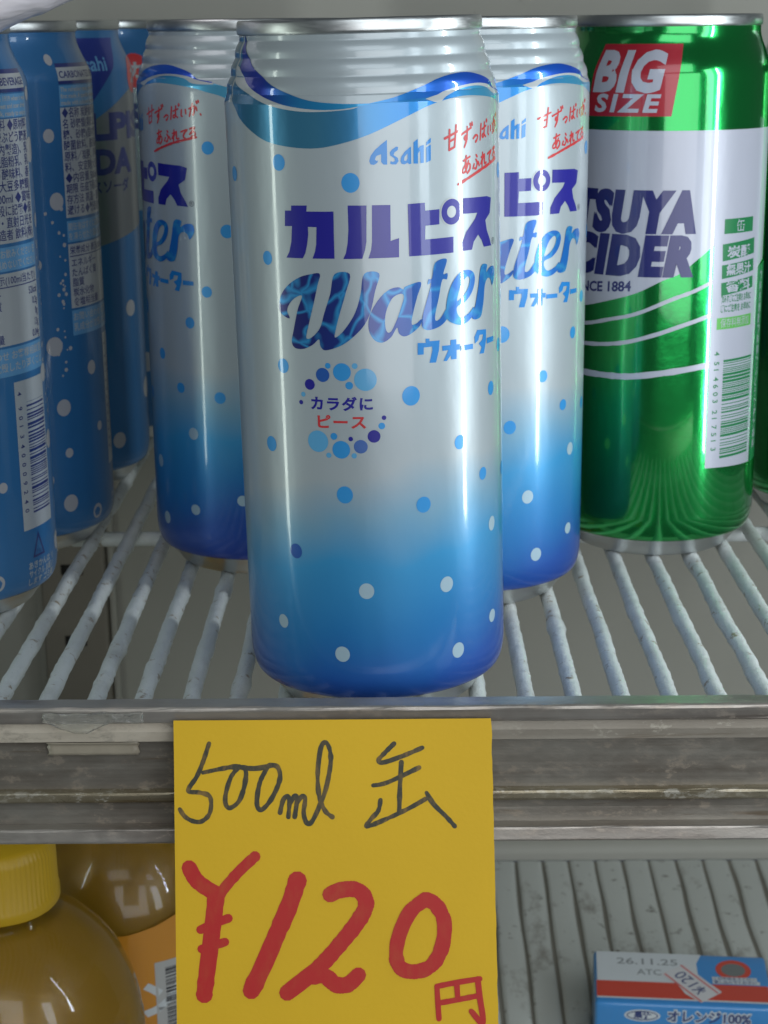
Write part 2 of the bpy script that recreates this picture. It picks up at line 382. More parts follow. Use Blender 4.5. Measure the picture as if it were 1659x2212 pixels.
ART = {"logo":[[[-17.01,127.07],[-12.96,127.16],[-13.1,125.78],[-6.56,125.82],[-6.65,120.66],[-6.68,115.14],[-11.99,115.11],[-11.32,116.68],[-10.96,118.33],[-10.73,122.28],[-12.88,122.35],[-12.85,120.6],[-13.24,118.29],[-13.78,116.29],[-14.5,115.1],[-18.92,115.09],[-18.03,116.46],[-17.35,118.82],[-17.01,122.4],[-18.99,122.33],[-18.8,125.87],[-17.07,125.92]],[[-3.25,127.15],[1.02,127.05],[0.77,118.9],[0.38,116.95],[-0.27,115.05],[-4.66,115.06],[-4.01,116.37],[-3.53,118.67],[-3.27,121.61]],[[2.23,127.07],[6.46,126.97],[6.3,118.85],[8.28,119.4],[8.17,115.03],[1.08,115.08],[1.76,116.9],[2.02,118.86]],[[10.53,126.95],[14.75,127.01],[14.78,125.21],[18.53,125.26],[18.45,121.81],[14.77,121.77],[14.62,118.65],[22.44,118.63],[22.36,114.96],[10.59,115.07]],[[25.74,127.12],[35.53,126.7],[37.93,126.12],[37.09,122.64],[34.61,121.21],[35.32,118.75],[36.92,116.51],[37.79,114.86],[33.73,115.02],[32.73,116.68],[31.15,118.21],[29.34,116.73],[28.63,114.95],[25.13,115.0],[25.17,116.85],[26.71,119.37],[30.04,122.04],[30.96,123.29],[25.66,123.55]]],"ringc":[[22.0,124.38],[39.0,115.4]],"W":[[-18.75,100.94],[-20.64,101.55],[-21.77,102.76],[-21.67,104.47],[-20.55,106.92],[-18.33,109.09],[-15.47,110.73],[-12.81,111.46],[-10.38,111.62],[-11.11,108.7],[-12.39,103.97],[-13.7,99.53],[-14.39,96.6],[-12.88,96.85],[-10.78,99.13],[-9.57,102.7],[-8.0,107.09],[-6.81,111.59],[-3.27,111.58],[-4.42,107.1],[-5.94,102.41],[-6.92,99.04],[-7.27,96.94],[-5.58,98.04],[-3.46,100.73],[-2.03,103.4],[-0.92,107.05],[0.05,111.61],[3.46,111.56],[2.42,107.62],[1.29,102.98],[-0.14,100.0],[-2.22,97.68],[-4.99,95.5],[-7.79,94.28],[-9.91,93.89],[-10.88,94.88],[-11.18,96.4],[-12.77,95.08],[-15.09,94.01],[-17.46,94.02],[-18.41,95.5],[-17.64,98.63],[-16.41,103.12],[-15.09,106.39],[-17.08,105.79],[-18.79,104.16],[-19.42,102.59]],"a":[[[9.54,108.24],[13.29,108.95],[12.31,105.69],[11.14,101.75],[10.83,99.41],[11.98,99.48],[13.27,100.38],[12.87,98.9],[10.67,97.22],[8.9,96.68],[7.71,97.44],[7.23,98.83],[5.81,96.71],[3.75,95.54],[1.92,96.22],[0.75,98.29],[0.73,100.98],[1.8,103.63],[3.71,106.23],[5.77,107.8],[7.82,108.18],[9.01,107.6]],[[8.29,106.65],[6.39,105.76],[4.97,103.16],[4.49,100.5],[4.83,98.12],[5.85,98.06],[7.28,100.68],[8.39,103.63],[9.07,105.93]]],"t":[[17.15,113.13],[20.31,113.66],[19.29,110.41],[20.45,110.36],[20.25,108.97],[18.93,108.94],[17.96,105.16],[16.88,101.22],[16.97,99.68],[18.24,100.05],[20.14,102.22],[20.39,100.15],[18.61,98.48],[16.22,97.72],[14.32,97.74],[13.31,98.86],[13.67,101.53],[14.87,105.13],[15.89,108.33],[15.05,108.3],[15.27,109.45],[16.18,109.64]],"e":[[[20.1,100.18],[19.94,102.58],[20.64,105.55],[21.99,108.11],[24.07,109.9],[26.77,110.43],[28.9,109.66],[29.54,107.87],[28.52,105.26],[26.11,103.19],[23.21,102.19],[23.4,100.29],[24.79,99.42],[27.33,100.27],[29.0,101.42],[28.85,99.71],[26.77,98.29],[24.28,97.77],[22.0,98.41],[20.5,99.28]],[[26.74,108.9],[24.97,107.76],[23.74,105.53],[23.24,103.55],[25.14,104.33],[26.94,106.15],[27.61,108.11]]],"r":[[32.25,110.59],[35.11,110.63],[34.68,108.9],[36.74,109.83],[39.14,109.67],[39.61,107.52],[37.99,105.31],[37.1,106.83],[35.42,107.41],[33.86,105.9],[33.06,101.87],[31.64,98.61],[28.38,98.75],[29.58,101.68],[30.86,105.63]],"wota":[[[12.16,94.89],[14.18,94.7],[14.2,95.72],[15.21,95.61],[15.2,95.0],[17.93,94.9],[17.68,92.6],[16.82,89.78],[15.08,89.88],[15.92,92.8],[15.86,93.67],[13.67,93.65],[13.63,92.02],[12.09,92.06]],[[18.59,93.52],[21.02,93.39],[21.04,94.59],[22.81,94.53],[22.79,93.32],[23.94,93.23],[23.92,91.96],[22.85,92.0],[22.8,89.86],[21.16,89.92],[21.05,90.97],[19.87,89.75],[18.91,89.87],[20.35,92.27],[18.68,92.31]],[[24.17,92.79],[28.52,92.65],[28.5,91.44],[24.14,91.58]],[[29.12,94.13],[30.33,95.68],[34.34,95.21],[34.27,92.59],[33.11,89.62],[31.12,89.78],[32.13,91.19],[30.87,92.28],[32.5,93.06],[32.87,94.23],[31.23,94.32],[30.7,93.18],[29.26,92.54]],[[34.66,93.05],[38.62,92.9],[38.58,91.67],[34.63,91.65]]],"asahi":[[[6.06,141.46],[5.98,135.97],[5.09,136.01],[4.61,136.63],[4.65,138.32],[3.6,137.98],[3.2,137.25],[3.57,136.86],[3.96,137.03],[3.75,136.47],[2.97,136.01],[2.2,136.15],[1.92,136.91],[2.26,138.03],[3.26,139.31],[4.83,140.57]],[[6.65,136.17],[7.04,135.97],[8.02,135.92],[8.64,136.65],[8.38,137.42],[7.49,138.02],[7.7,138.58],[8.5,139.11],[8.6,139.78],[8.13,139.87],[7.13,139.24],[6.6,138.62],[6.7,137.98],[7.67,137.26],[7.77,136.69],[7.25,136.52],[6.79,136.73]],[[12.26,140.62],[13.28,141.32],[13.31,139.25],[14.05,139.77],[14.78,139.92],[14.68,135.95],[13.83,135.89],[13.81,138.65],[13.29,138.11],[13.23,135.85],[12.15,135.91]],[[15.37,139.32],[16.57,139.9],[16.49,136.41],[15.29,135.92]],[[15.4,140.46],[16.61,141.41],[16.58,140.39],[15.38,139.7]]],"asahi_a":[[[11.62,139.71],[11.61,135.93],[11.03,135.81],[10.76,136.17],[10.02,135.83],[9.3,135.98],[9.04,136.63],[9.26,137.56],[10.09,138.66],[11.13,139.43]],[[10.77,138.24],[10.06,137.52],[9.88,136.78],[10.36,136.57],[10.74,137.11]]],"navy_up":[[-38.6,165.38],[-36.52,162.72],[-34.16,160.46],[-31.37,158.59],[-28.01,156.73],[-24.6,154.95],[-21.15,153.4],[-15.95,151.55],[-10.63,150.22],[-3.49,149.56],[2.22,149.52],[8.12,150.68],[14.63,152.63],[19.63,154.29],[25.25,155.19],[30.47,155.3],[35.75,154.4],[39.73,153.17],[42.19,151.42]],"navy_lo":[[-36.5,157.42],[-32.63,154.81],[-26.45,151.88],[-20.46,150.07],[-15.69,149.04],[-9.4,148.36],[-3.52,148.45],[2.22,149.33]],"gap2":[[17.79,150.58],[21.41,151.61],[27.26,152.55],[32.95,152.79],[38.28,152.29],[41.95,151.24]],"teal2":[[18.92,149.11],[21.59,150.48],[27.01,151.92],[32.63,152.23],[37.64,151.55],[41.01,150.11]],"teal_up":[[-38.0,154.35],[-31.41,152.19],[-25.99,150.4],[-20.37,148.96],[-13.56,148.02],[-7.43,147.96],[-1.61,148.4]],"teal_lo":[[-36.36,149.04],[-33.78,146.41],[-29.36,143.85],[-23.44,141.33],[-16.12,140.12],[-9.74,139.95],[-3.78,141.0],[2.02,142.72],[7.87,145.13],[11.92,146.82],[16.2,148.49],[20.85,149.58],[26.34,150.18],[32.89,149.93],[40.58,148.84]],"red":[[19.94,140.89],[25.38,142.49],[26.92,138.16],[21.82,137.65],[40.47,145.94],[40.71,141.49],[25.39,135.77],[27.14,132.79],[24.02,130.3],[39.7,134.74]],"dots":[[-20.03,136.69,1.84],[-2.45,132.18,2.18],[-24.88,114.66,1.61],[-38.36,133.3,1.72],[-21.32,89.47,1.72],[10.25,82.52,2.3],[-26.47,69.86,1.84],[23.4,69.54,1.72],[-6.22,59.16,2.07],[12.77,55.76,1.95],[-19.81,43.96,1.84],[36.7,80.37,1.72],[-1.73,35.15,1.95],[18.67,34.73,1.95],[-25.03,24.94,1.72],[-8.2,18.8,1.95],[21.85,16.94,1.95],[36.36,46.15,1.84]],"emblem":[[-9.24,90.23,0.68,2],[-10.61,88.01,1.67,1],[-5.91,88.78,2.12,2],[-2.84,90.22,0.68,3],[-0.45,86.94,2.65,3],[-4.28,85.6,0.91,2],[-14.0,85.59,1.29,0],[-15.82,83.13,0.58,3],[-16.5,81.16,0.53,0],[3.64,77.76,0.55,0],[3.05,75.81,0.79,2],[1.17,73.36,1.52,0],[-2.02,70.95,1.64,4],[-4.34,72.81,0.55,0],[-6.71,70.18,2.15,2],[-3.65,68.74,0.64,3],[-9.79,68.74,0.64,3],[-8.38,73.39,0.83,2],[-12.43,72.0,2.61,3]],"emtext":[[-13.77,79.75],[1.12,79.84],[-13.65,82.54],[-12.13,75.35],[-0.8,75.5],[-12.0,78.53]],"cardblack":[[[-45.36,3.97],[-46.87,8.4],[-48.37,11.85],[-50.37,15.04],[-47.64,15.55],[-45.42,16.31],[-44.93,18.28],[-45.44,20.74],[-47.18,22.31],[-49.16,22.29],[-51.14,21.2],[-52.37,19.46]],[[-46.88,10.87],[-42.66,10.01],[-39.19,9.54],[-34.73,9.97],[-30.27,9.26]],[[-38.2,9.45],[-40.19,11.9],[-41.45,15.84],[-41.47,18.3],[-40.48,19.2],[-38.49,17.83],[-37.24,14.88],[-36.62,11.43],[-36.96,9.7]],[[-31.26,9.25],[-33.26,12.94],[-34.03,16.87],[-33.89,19.09],[-32.81,19.59],[-30.81,17.39],[-29.06,13.95],[-28.55,11.49],[-29.28,9.51],[-31.01,9.15]],[[-28.6,20.36],[-27.84,17.41],[-26.75,16.43],[-26.36,17.91],[-26.63,21.36]],[[-26.36,18.4],[-25.11,16.54],[-24.58,17.43],[-25.15,21.37]],[[-24.58,18.17],[-23.38,16.55],[-22.64,17.2],[-23.01,20.4],[-22.43,22.62],[-21.44,22.87],[-20.19,20.91],[-17.93,15.5],[-16.65,9.6],[-16.63,6.14],[-17.6,3.92],[-18.85,5.14],[-19.63,11.06],[-19.32,16.48],[-17.96,19.94],[-16.24,21.43]],[[-1.51,4.28],[-3.76,6.48],[-5.26,8.2],[-4.02,8.7],[0.44,7.25],[5.16,5.31]],[[-6.54,14.1],[-3.07,13.39],[4.38,9.99]],[[0.18,8.73],[-0.21,14.64],[-0.41,20.54]],[[-4.83,17.56],[-5.35,20.02],[-7.09,21.98],[-8.1,23.69],[-4.63,22.49],[1.33,19.82],[5.8,17.39]],[[6.06,15.91],[7.76,18.63],[10.7,21.6],[12.66,23.83]]],"cardred":[[3.74,[[-50.21,33.26],[-48.24,36.47],[-43.8,39.45]]],[2.59,[[-34.6,30.66],[-38.33,34.08],[-41.82,37.99],[-43.31,40.43]]],[3.99,[[-43.8,39.45],[-44.58,46.32],[-45.87,56.12],[-46.74,62.98]]],[2.1,[[-40.97,45.11],[-44.33,46.32],[-47.55,47.77]]],[2.0,[[-41.79,50.66],[-44.36,51.47],[-47.33,52.29]]],[4.29,[[-24.6,36.37],[-26.51,42.01],[-29.52,48.86],[-32.53,55.71],[-35.62,62.06]]],[3.79,[[-16.86,39.62],[-14.63,38.65],[-11.17,38.42],[-8.96,39.91],[-8.49,42.61],[-10.74,46.52],[-14.72,51.41],[-18.7,55.79],[-22.67,59.2],[-27.14,62.6]]],[3.79,[[-21.68,58.96],[-18.23,58.74],[-15.78,60.71],[-12.82,60.73],[-10.33,58.54]]],[3.49,[[5.6,40.98],[2.12,43.66],[-0.39,48.55],[-1.41,53.45],[-0.46,56.88],[2.99,57.88],[6.95,56.43],[9.45,52.04],[9.99,46.16],[8.05,42.22],[5.84,40.98]]],[1.3,[[8.14,61.34],[8.35,65.25],[8.56,68.92]]],[1.3,[[8.14,61.34],[12.82,60.48],[18.25,59.68]]],[1.4,[[17.76,59.68],[18.21,63.84],[18.89,69.96],[16.21,67.25]]],[1.3,[[12.82,60.87],[13.04,64.3]]],[1.3,[[8.59,65.25],[12.79,64.54],[17.97,63.59]]]]}

# ------------------------------------------------------------------ the fridge: back wall, ribbed floor, post
def wall_panel():
    vs, fs = [], []
    zs = [-226, -100, 0, 100, 330]
    for x in (-340, 340):
        for z in zs: vs.append((x, 781, z))
    n = len(zs)
    for j in range(n - 1): fs.append((j, n + j, n + j + 1, j + 1))
    ob = link("wall", vs, fs, [M['liner']], smooth=False); ob['kind'] = 'structure'; ob['label'] = "grey beige back wall of the fridge"
wall_panel()
SL = math.tan(R(6.0))
def floor_z(y): return -227 - (780 - y) * SL
def ribbed_floor():
    # one ribbed liner sheet: wide flats between grimy grooves, running front to back
    vs, fs, mi = [], [], []
    ys = [330 + 9 * k for k in range(49)] + [768]
    xs = []; x = -320.0; pitch = 13.0
    while x < 320:
        xs += [(x, 0, 0), (x + 1.2, .15, 0), (x + 7.8, .15, 0), (x + 9.2, 0, 0), (x + 10.0, -.35, 0), (x + 10.7, -.9, 1), (x + 11.6, -1.15, 1), (x + 12.4, -.6, 0)]; x += pitch
    for (xx, dz, m) in xs:
        for y in ys:
            fade = min(1.0, max(0.0, (772 - y) / 12))
            vs.append((xx + 0.9 * noise.noise(Vector((xx * .3, y * .03, 0))), y, floor_z(y) + dz * 1.6 * fade + 0.25 * noise.noise(Vector((xx * .1, y * .04, 5)))))
    n = len(ys)
    for i in range(len(xs) - 1):
        m = 1 if (xs[i][2] == 1 or xs[i + 1][2] == 1) and xs[i][1] + xs[i + 1][1] < -1.3 else 0
        for j in range(n - 1):
            fs.append((i * n + j, (i + 1) * n + j, (i + 1) * n + j + 1, i * n + j + 1)); mi.append(m)
    ob = link("floor", vs, fs, [M['ribs'], M['groove']], mi, smooth=True); ob['kind'] = 'structure'; ob['label'] = "ribbed grey fridge floor sloping up to the back"
ribbed_floor()
def ledge():
    # rounded step where the floor meets the wall
    prof = [(771, -229.5)] + [(778.5 - 7 * math.cos(a), -228 + 7 * math.sin(a)) for a in [R(k * 9) for k in range(0, 11)]] + [(781.5, -220.8)]
    vs = [(x, y, z) for x in (-320, 320) for y, z in prof]; n = len(prof)
    fs = [(j, n + j, n + j + 1, j + 1) for j in range(n - 1)]
    ob = link("floor_edge", vs, fs, [M['liner']], smooth=True); ob['kind'] = 'structure'; ob['label'] = "rounded step between ribbed floor and wall"
ledge()

def shelf_post():
    e = tag(empty("shelf_post", (-152, 778, -190)), "dull brown vertical shelf post with slots on the back wall behind the left cans", "post")
    v, f = box_mesh(-15, 15, -10, 2, -30, 330, 1.2); link("post_channel", v, f, [M['post']], parent=e)
    for x0, x1 in ((-18.5, -15.5), (15.5, 18.5)):
        v, f = box_mesh(x0, x1, -4, 2, -30, 330, 0.6); link("flange", v, f, [M['liner']], parent=e)
    for z in (-15, 75, 110, 145, 180, 215, 250):
        v, f = box_mesh(-5, 5, -10.4, -9.7, z, z + 5, 0); link("slot", v, f, [M['slot']], parent=e)
shelf_post()

# ------------------------------------------------------------------ wire shelf
shelf = tag(empty("wire_shelf", (0, 390, 0)), "white coated wire shelf with chipped frosty wires under all the drink cans", "shelf")
def wire(x, r, y0, y1, seed):
    vs, fs = [], []; seg = 12; st = 2.2; n = int((y1 - y0) / st) + 1
    for i in range(n):
        y = y0 + (y1 - y0) * i / (n - 1)
        lump = max(0.0, noise.noise(Vector((seed * 9.1, y * 0.06, 2))) - 0.20) * 1.6
        ox = 0.35 * noise.noise(Vector((seed * 5.3, y * 0.03, 0))); 
        for k in range(seg):
            a = 2 * math.pi * k / seg
            rr = r * (1 + 0.10 * noise.noise(Vector((seed * 3 + math.cos(a), y * 0.12, math.sin(a)))) + lump * (0.35 if math.sin(a) < 0.3 else 0.06) + 0.13 * noise.noise(Vector((seed + 2 * math.cos(a), y * 0.6, 2 * math.sin(a)))))
            vs.append((x + ox + rr * math.cos(a), y - 390, -2.3 + min(2.25, rr * math.sin(a))))
    for i in range(n - 1):
        for k in range(seg):
            fs.append((i * seg + k, i * seg + (k + 1) % seg, (i + 1) * seg + (k + 1) % seg, (i + 1) * seg + k))
    fs.append(tuple(range(seg - 1, -1, -1))); fs.append(tuple((n - 1) * seg + k for k in range(seg)))
    link("wire", vs, [f[::-1] for f in fs], [M['wire']], parent=shelf)
for k in range(-17, 15): wire(32.7 + 12.45 * k, 2.25, 389, 779, k)
for y, r, z in ((398, 2.6, -7.2), (583, 2.6, -7.2), (770, 2.6, -7.2)):
    v, f = revolve([(r, -200), (r, 0), (r, 200)], 16, True, True)
    v = [(c, a + y - 390, b + z) for a, b, c in v]
    link("cross_bar", v, [q[::-1] for q in f], [M['wire']], parent=shelf)

# ------------------------------------------------------------------ price rail
rail = tag(empty("price_rail", (0, 385, 0)), "grimy stainless steel price rail along the front edge of the wire shelf", "rail")
def strip(name, prof, mat, bulge=0.0, seed=0):
    vs, fs = [], []; n = len(prof); X = [-190 + 3.8 * i for i in range(101)]
    for x in X:
        for j, (y, z) in enumerate(prof):
            vs.append((x, y - 385 + bulge * noise.noise(Vector((x * .05, j, seed))), z + bulge * noise.noise(Vector((x * .13, j * 2.0, seed + 4)))))
    for i in range(len(X) - 1):
        for j in range(n - 1): fs.append((i * n + j, (i + 1) * n + j, (i + 1) * n + j + 1, i * n + j + 1))
    return link(name, vs, fs, [M[mat]], parent=rail, smooth=False)
def rnd(y0, z0, y1, z1, back, r=0.7):
    """front-facing bar section from (y0,z0) bottom to z1 top with rounded top and bottom corners"""
    p = [(back, z0)] + [(y0 + r - r * math.sin(a), z0 + r - r * math.cos(a)) for a in [R(k * 22.5) for k in range(5)]]
    return p + [(y1 + r - r * math.cos(a), z1 - r + r * math.sin(a)) for a in [R(k * 22.5) for k in range(5)]] + [(back, z1)]
strip("top_flange", rnd(384.0, 6.4, 383.6, 10.7, 389.5, 0.9), 'rail', 0.12, 1)
strip("upper_band", [(388.6, 6.5), (386.6, 6.3), (386.3, 3.5), (386.6, 0.9), (389.6, 0.7)], 'railpale', 0.08, 2)
strip("face", [(388.8, 0.9), (389.0, -6), (389.0, -12.6)], 'raildark', 0.10, 3)
strip("ridge", rnd(386.6, -15.4, 386.6, -12.5, 390.0, 0.8), 'railridge', 0.14, 4)
strip("groove", [(388.9, -15.3), (389.0, -18), (388.7, -21.6)], 'raildark', 0.10, 5)
strip("bottom_flange", rnd(384.8, -25.4, 385.2, -21.6, 392.0, 0.7), 'rail', 0.10, 6)
v, f = box_mesh(-190, 190, 4.8, 5.6, -22.4, 10.0); link("back_plate", v, f, [M['raildark']], parent=rail)

# old tape and a curl of clear film on the rail
t_ = tag(empty("tape_piece", (0, 385, 0)), "short piece of yellowed tape on the rail left of the yellow card", "tape")
vs = []; fs = []
for i in range(15):
    for j in range(6):
        x = -85.2 + 22.0 * i / 14; z = 0.6 - 3.6 * j / 5
        vs.append((x + (0.25 * math.sin(j * 2.1) if i in (0, 14) else 0), 3.3 - (0.6 if j > 0 else 1.9) + 0.12 * noise.noise(Vector((x, z, 0))), z))
for i in range(14):
    for j in range(5): fs.append((i * 6 + j, i * 6 + j + 1, (i + 1) * 6 + j + 1, (i + 1) * 6 + j))
tp = link("tape_strip", vs, fs, [M['tape']], parent=t_)
md = tp.modifiers.new("thickness", 'SOLIDIFY'); md.thickness = 0.0002
def film():
    e = tag(empty("film_scrap", (0, 385, 0)), "curled scrap of clear plastic film stuck on the rail's top edge at left", "plastic film")
    vs, fs = [], []
    for i in range(31):
        for j in range(9):
            s = i / 30; q = j / 8
            x = -85 + 24 * s; z = 9.9 - 4.6 * q * (0.55 + 0.6 * math.sin(math.pi * min(1, s * 1.4)) ** 2) + 0.4 * noise.noise(Vector((s * 6, q * 2, 0)))
            vs.append((x, -1.9 - 0.5 * abs(math.sin(s * 9 + q * 3)) - 0.5 * noise.noise(Vector((s * 5, q * 4, 3))), z))
    for i in range(30):
        for j in range(8): fs.append((i * 9 + j, i * 9 + j + 1, (i + 1) * 9 + j + 1, (i + 1) * 9 + j))
    o = link("film_sheet", vs, fs, [M['film']], parent=e); m = o.modifiers.new("thickness", 'SOLIDIFY'); m.thickness = 0.00015
film()

# ------------------------------------------------------------------ price card
def price_card():
    a = R(17.5); dn = Vector((0, -math.sin(a), -math.cos(a))); nn = Vector((0, -math.cos(a), math.sin(a))); P0 = Vector((0, 382.0, 6.6))
    def fn(x, v, lift):   # v: mm down the card, stored negative
        s = -v
        curl = 0.5 * math.sin((x + 54) / 76 * math.pi) - 0.35 * math.exp(-((s - 9) / 7) ** 2) + 0.25 * noise.noise(Vector((x * .03, s * .03, 1)))
        p = P0 + Vector((x, 0, 0)) + dn * s + nn * (curl + lift)
        return tuple(p), tuple(nn)
    vs, fs, mi, nrm = [], [], [], []
    mats = [M['card']]
    nx, ny = 38, 50
    def edge(x0, x1, t): return x0 + (x1 - x0) * t
    for side, lift in ((0, 0.0), (1, -0.35)):
        for i in range(nx + 1):
            for j in range(ny + 1):
                s = -1.5 + 101 * j / ny; fx = i / nx
                x = edge(-53.8 + 0.012 * (s) * 0.6, 21.6 + 0.0135 * s, fx)
                if i == nx: x += 0.22 * noise.noise(Vector((s * 0.25, 0, 0)))
                p, n = fn(x, -s, lift); vs.append(p); nrm.append(n if side == 0 else tuple(-c for c in n))
    b = (nx + 1) * (ny + 1)
    for i in range(nx):
        for j in range(ny):
            q = (i * (ny + 1) + j, i * (ny + 1) + j + 1, (i + 1) * (ny + 1) + j + 1, (i + 1) * (ny + 1) + j)
            fs.append(q); mi.append(0); fs.append(tuple(b + k for k in q[::-1])); mi.append(0)
    def rim_quads(idx):
        for k in range(len(idx) - 1): fs.append((idx[k], idx[k + 1], b + idx[k + 1], b + idx[k])); mi.append(0)
    rim_quads([i * (ny + 1) for i in range(nx + 1)]); rim_quads([nx * (ny + 1) + j for j in range(ny + 1)])
    rim_quads([i * (ny + 1) + ny for i in range(nx, -1, -1)]); rim_quads([j for j in range(ny, -1, -1)])
    art = Art()
    fl = lambda P: [(x, -s) for x, s in P]
    art.add(M['mblack'], strokes([fl(p) for p in ART['cardblack']], 1.1, rough=0.35), 0.05)
    for k, (wd, p) in enumerate(ART['cardred']):
        art.add(M['mred'], union(stroke_polys(fl(p), wd, rough=0.12, seed=k * 2.3)), 0.07 + 0.012 * k)
    art.build(fn, mats, vs, fs, mi, nrm, du=2.0, dv=(-200, 50, 2.0))
    ob = link("price_card", vs, fs, mats, mi, normals=nrm)
    tag(ob, "yellow handwritten card reading 500ml 缶 ¥120円 hanging from the rail", "price card")
price_card()

# ------------------------------------------------------------------ drink cans
def r_beaded(z):
    if z < 14: return [30.8, 31.5, 32.15, 32.6, 32.85, 33.0][min(5, int((z - 6.5) / 1.5))] if False else 33.0 - 2.2 * (1 - math.sqrt(max(0, 1 - ((14 - z) / 7.6) ** 2)))
    if z < 149.5: return 33.0
    r = 33.0 - 4.5 * min(1.0, (z - 149.5) / 15.2) - 0.12
    if z > 151.5: r += 0.42 * abs(math.sin(math.pi * (z - 151.5) / 3.95)) - 0.05
    else: r += 0.12 * (151.5 - z) / 2.0
    return r
def r_plain(z):
    if z < 14: return 33.0 - 2.2 * (1 - math.sqrt(max(0, 1 - ((14 - z) / 7.6) ** 2)))
    if z < 150: return 33.0
    t = min(1.0, (z - 150) / 13.5); return 33.0 - 4.3 * (t * t * (3 - 2 * t))
def make_can(name, rf, body_mat, art, lean=(0, 0)):
    root = empty(name, (0, 0, 0))
    zs = [6.5, 7, 7.6, 8.4, 9.4, 10.6, 12, 14] + [14 + 135.5 * k / 20 for k in range(1, 21)] + [149.5 + 0.33 * k for k in range(1, 47)]
    seg = 160; vs, nrm, fs, mi = [], [], [], []
    def nor(z, a):
        d = (rf(min(z + .06, 164.7)) - rf(z - .06)) / 0.12; n = Vector((math.sin(a), -math.cos(a), -max(-2, min(2, d)))).normalized(); return tuple(n)
    for i in range(seg):
        a = 2 * math.pi * i / seg
        for z in zs: vs.append((rf(z) * math.sin(a), -rf(z) * math.cos(a), z)); nrm.append(nor(z, a))
    n = len(zs)
    for i in range(seg):
        k = (i + 1) % seg
        for j in range(n - 1): fs.append((i * n + j, k * n + j, k * n + j + 1, i * n + j + 1)); mi.append(0)
    mats = [body_mat]
    def fn(u, v, lift):
        a = u / 33.0; r = rf(v) + lift; return (r * math.sin(a), -r * math.cos(a), v), nor(v, a)
    art.build(fn, mats, vs, fs, mi, nrm, du=1.3, dv=(149, 165, 0.45))
    link("body", vs, fs, mats, mi, root, nrm)
    v, f = revolve([(0.5, 6.0), (14, 5.2), (20, 3.0), (23.2, 0.8), (24.2, 0.05), (25.0, 0.1), (25.8, 0.8), (27.0, 2.6), (29.0, 4.9), (30.6, 6.3), (31.0, 6.9)], 96, close_bot=True); link("base", v, f, [M['alu']], parent=root)
    v, f = revolve([(28.2, 164.2), (28.8, 164.6), (29.15, 164.9), (29.25, 165.4), (29.2, 167.2), (29.0, 167.8), (28.7, 168.0), (28.2, 167.8), (27.9, 167.2), (27.5, 163.2)], 128); link("rim", v, f, [M['alu']], parent=root)
    v, f = revolve([(27.6, 163.4), (26.5, 162.8), (25.6, 163.6), (24, 164.2), (0.4, 164.2)], 64, close_top=True); link("lid", v, f, [M['alu']], parent=root)
    v, f = box_mesh(-7, 7, -9, 12, 165.0, 166.2, 0.5); link("pull_tab", v, f, [M['alu']], parent=root)
    return root
def copy_tree(o, parent=None):
    c = o.copy(); sc.collection.objects.link(c); c.parent = parent
    for ch in list(o.children): copy_tree(ch, c)
    return c
def put(o, x, y, rz, label, group, cat="drink can", lean=0.0, z=0.0):
    o.location = (x * MM, y * MM, z * MM); o.rotation_mode = 'YXZ' if lean else 'XYZ'
    # spin about the can's own axis first, then lean
    o.rotation_mode = 'QUATERNION'
    o.rotation_quaternion = Matrix.Rotation(R(lean), 4, 'Y').to_quaternion() @ Matrix.Rotation(R(rz), 4, 'Z').to_quaternion()
    tag(o, label, cat, group)

